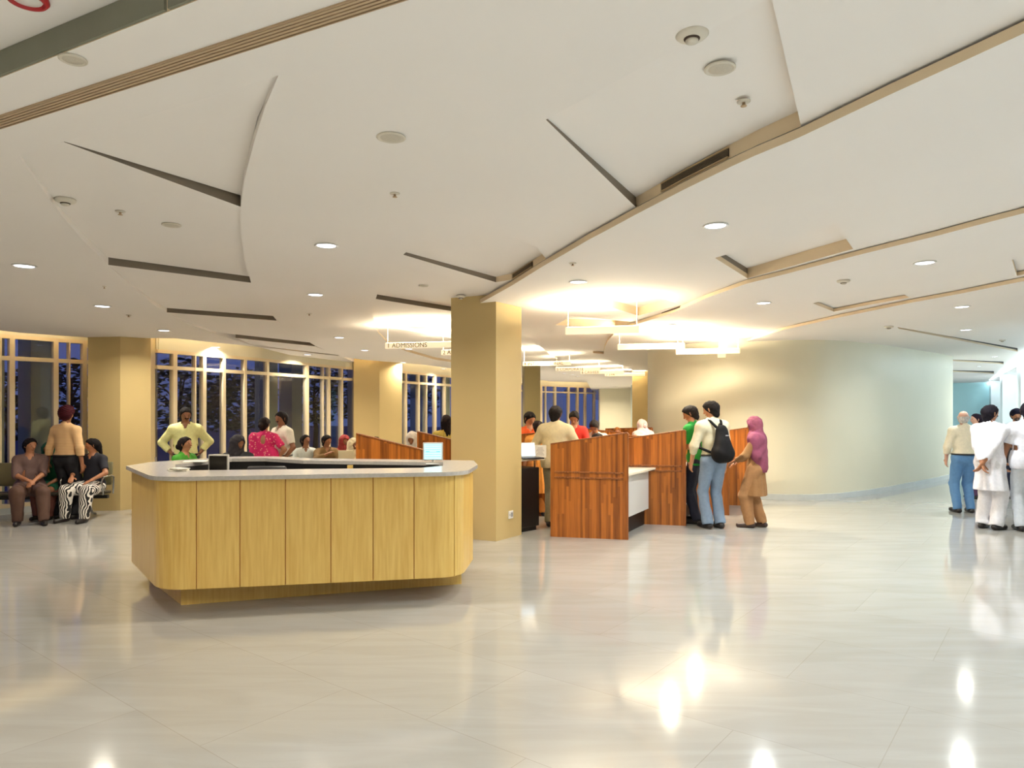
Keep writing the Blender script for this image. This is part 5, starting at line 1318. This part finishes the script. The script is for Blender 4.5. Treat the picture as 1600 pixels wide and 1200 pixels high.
# ---- right hand side
P_('elderly bald man in a pale shirt and blue trousers with his back turned', 1506, 11.27, -6, H=1.625, skin='d', build=1.04, head=(-30, 5), top=('shirt', (226, 216, 190), STR(collar=True, loose=.012, sleeve=.95)), bottom=('trousers', (86, 128, 172)), hair=('bald', (190, 186, 180)), hands=((.21, .18, .96), (-.22, .12, .88)), feet=((.11, .0), (-.10, .0)), res=.008)
P_('man in a long white kurta with hands clasped behind his back', 1546, 9.75, -60, H=1.71, skin='a', build=1.0, head=(-24, 0), top=('kurta', (236, 234, 240), STR(collar=True, sleeve=.92, length=.54, flare=.215, loose=.008)), bottom=('pajama', (222, 220, 224)), hair=('short', (26, 22, 30)), hands=((-.01, -.22, .86), (.02, -.20, .84)), elbows=((1, -.9, 0), (-1, -.9, 0)), extra=('moustache',), res=.008)
P_('man in a short sleeved white shirt at the right edge of the picture', 1607, 9.55, -20, H=1.74, skin='b', build=1.14, top=('loose', (232, 232, 240), STR(collar=True, sleeve=.5, loose=.015)), bottom=('trousers', (206, 210, 216)), hair=('short', (24, 20, 30)), hands=((.30, .04, .78), (-.31, .03, .78)), res=.009)
P_('smiling man in a dark turban facing the viewer at the right', 1587, 13.6, 176, H=1.62, skin='a', head=(-14, 0), top=('loose', (220, 224, 226), STR(collar=True)), bottom=('trousers', (70, 74, 90)), hair=('turban', (24, 22, 40)), extra=('beard', 'moustache'), res=.010)
P_('woman with dark hair and a purple top between the elderly man and the kurta wearer', 1527, 13.0, 20, H=1.56, skin='d', head=(60, 0), top=('kurta', (60, 30, 60), STR(sleeve=.8)), bottom=('salwar', (70, 40, 70)), hair=('tail', (26, 16, 28)), res=.011)
P_('seated woman in blue and white patterned clothes in the corridor', 1567, 14.2, 150, H=1.60, skin='b', sit=True, seat=.42, head=(-20, 5), top=('kurta', (60, 90, 150), STR(mat=m_floral, sleeve=.8)), bottom=('salwar', (60, 90, 150), STR(mat=m_floral)), hair=('hood', (40, 36, 80)), res=.010)
P_('seated person in dark clothes behind the hanging arm of the man at the right edge', 1580, 13.5, 155, H=1.55, skin='b', sit=True, seat=.42, lean=14, top=('loose', (46, 42, 46), STR(sleeve=.9)), bottom=('salwar', (22, 24, 44)), hair=('short', (30, 26, 26)), res=.011)
# ---- backpack
s = bp['s']; T0 = bp['root']; Pn, U_, Rt_, Fw_ = bp['P'], bp['U'], bp['Rt'], bp['Fw']
t = thing('backpack', 'black backpack with a grey mark, worn by the young man in blue jeans', 'backpack', T0.location[:], T0.rotation_euler[2])
fb = Field(Pn + V3(-.3, -.5, -.2), Pn + V3(.3, .2, .8), .008)
c_ = Pn - Fw_ * .225
fb.cap((c_ + U_ * .06 - Rt_ * .05, c_ + U_ * .06 + Rt_ * .05, .105, .105, .85, Fw_), .05); fb.cap((c_ + U_ * .10, c_ + U_ * .36, .140, .085, .68, Fw_), .06)
fb.cap((c_ - Fw_ * .05 + U_ * .08, c_ - Fw_ * .05 + U_ * .18, .10, .09, .6, Fw_), .04); fb.wrinkle(.003, 30, 2)
m_bp = mat('black_nylon', (15, 13, 14), .75, spec=.25, noise=.1, scale=30)
fmesh('bag', fb, m_bp, t, s)
for sd in (1, -1):
    b = MB(); pts = [c_ + U_ * .40 + Rt_ * sd * .03 + Fw_ * .05, Pn + U_ * .50 + Rt_ * sd * .08 - Fw_ * .085, Pn + U_ * .525 + Rt_ * sd * .10 - Fw_ * .0, Pn + U_ * .47 + Rt_ * sd * .11 + Fw_ * .10, Pn + U_ * .30 + Rt_ * sd * .13 + Fw_ * .14, Pn + U_ * .15 + Rt_ * sd * .17 + Fw_ * .05, c_ + U_ * .08 + Rt_ * sd * .12 + Fw_ * .06]
    b.tube([tuple(p * s) for p in pts], .019, 8); b.build('strap', m_bp, t, True)
b = MB(); q = (c_ - Fw_ * .115 + U_ * .30) * s; b.bbox(tuple(q), (.045, .008, .014), bev=.002); b.build('logo_patch', mat('grey_patch', (170, 168, 172), .5), t)
b = MB(); q0 = c_ + U_ * .42 + Fw_ * .03; b.tube([tuple((q0 + Rt_ * math.cos(a_) * .03 + U_ * math.sin(a_) * .045) * s) for a_ in np.linspace(0, PI, 8)], .008, 6); b.build('handle', m_bp, t)

# ---- white carrier bag on the floor by the bench
q = fl(84, 807); t = thing('carrier_bag', 'white plastic carrier bag standing on the floor between the seated women', 'bag', (q.x, q.y, 0))
cb = Field(V3(-.2, -.15, -.01), V3(.2, .15, .5), .009); cb.cap((V3(-.03, 0, .09), V3(.03, 0, .10), .10, .10, .7, V3(0, 1, 0)), .03); cb.cap((V3(0, 0, .12), V3(0, 0, .26), .085, .03, .7, V3(0, 1, 0)), .03); cb.wrinkle(.006, 50, 1); cb.clip(V3(0, 0, .004), V3(0, 0, -1))
fmesh('bag', cb, mat('white_plastic_film', (214, 206, 190), .35), t)
b = MB()
for sx_ in (-.03, .03): b.tube([(sx_ - .02, 0, .24), (sx_ - .012, 0, .31), (sx_ + .012, 0, .31), (sx_ + .02, 0, .24)], .005, 6)
b.build('handle', MATS['white_plastic_film'], t)
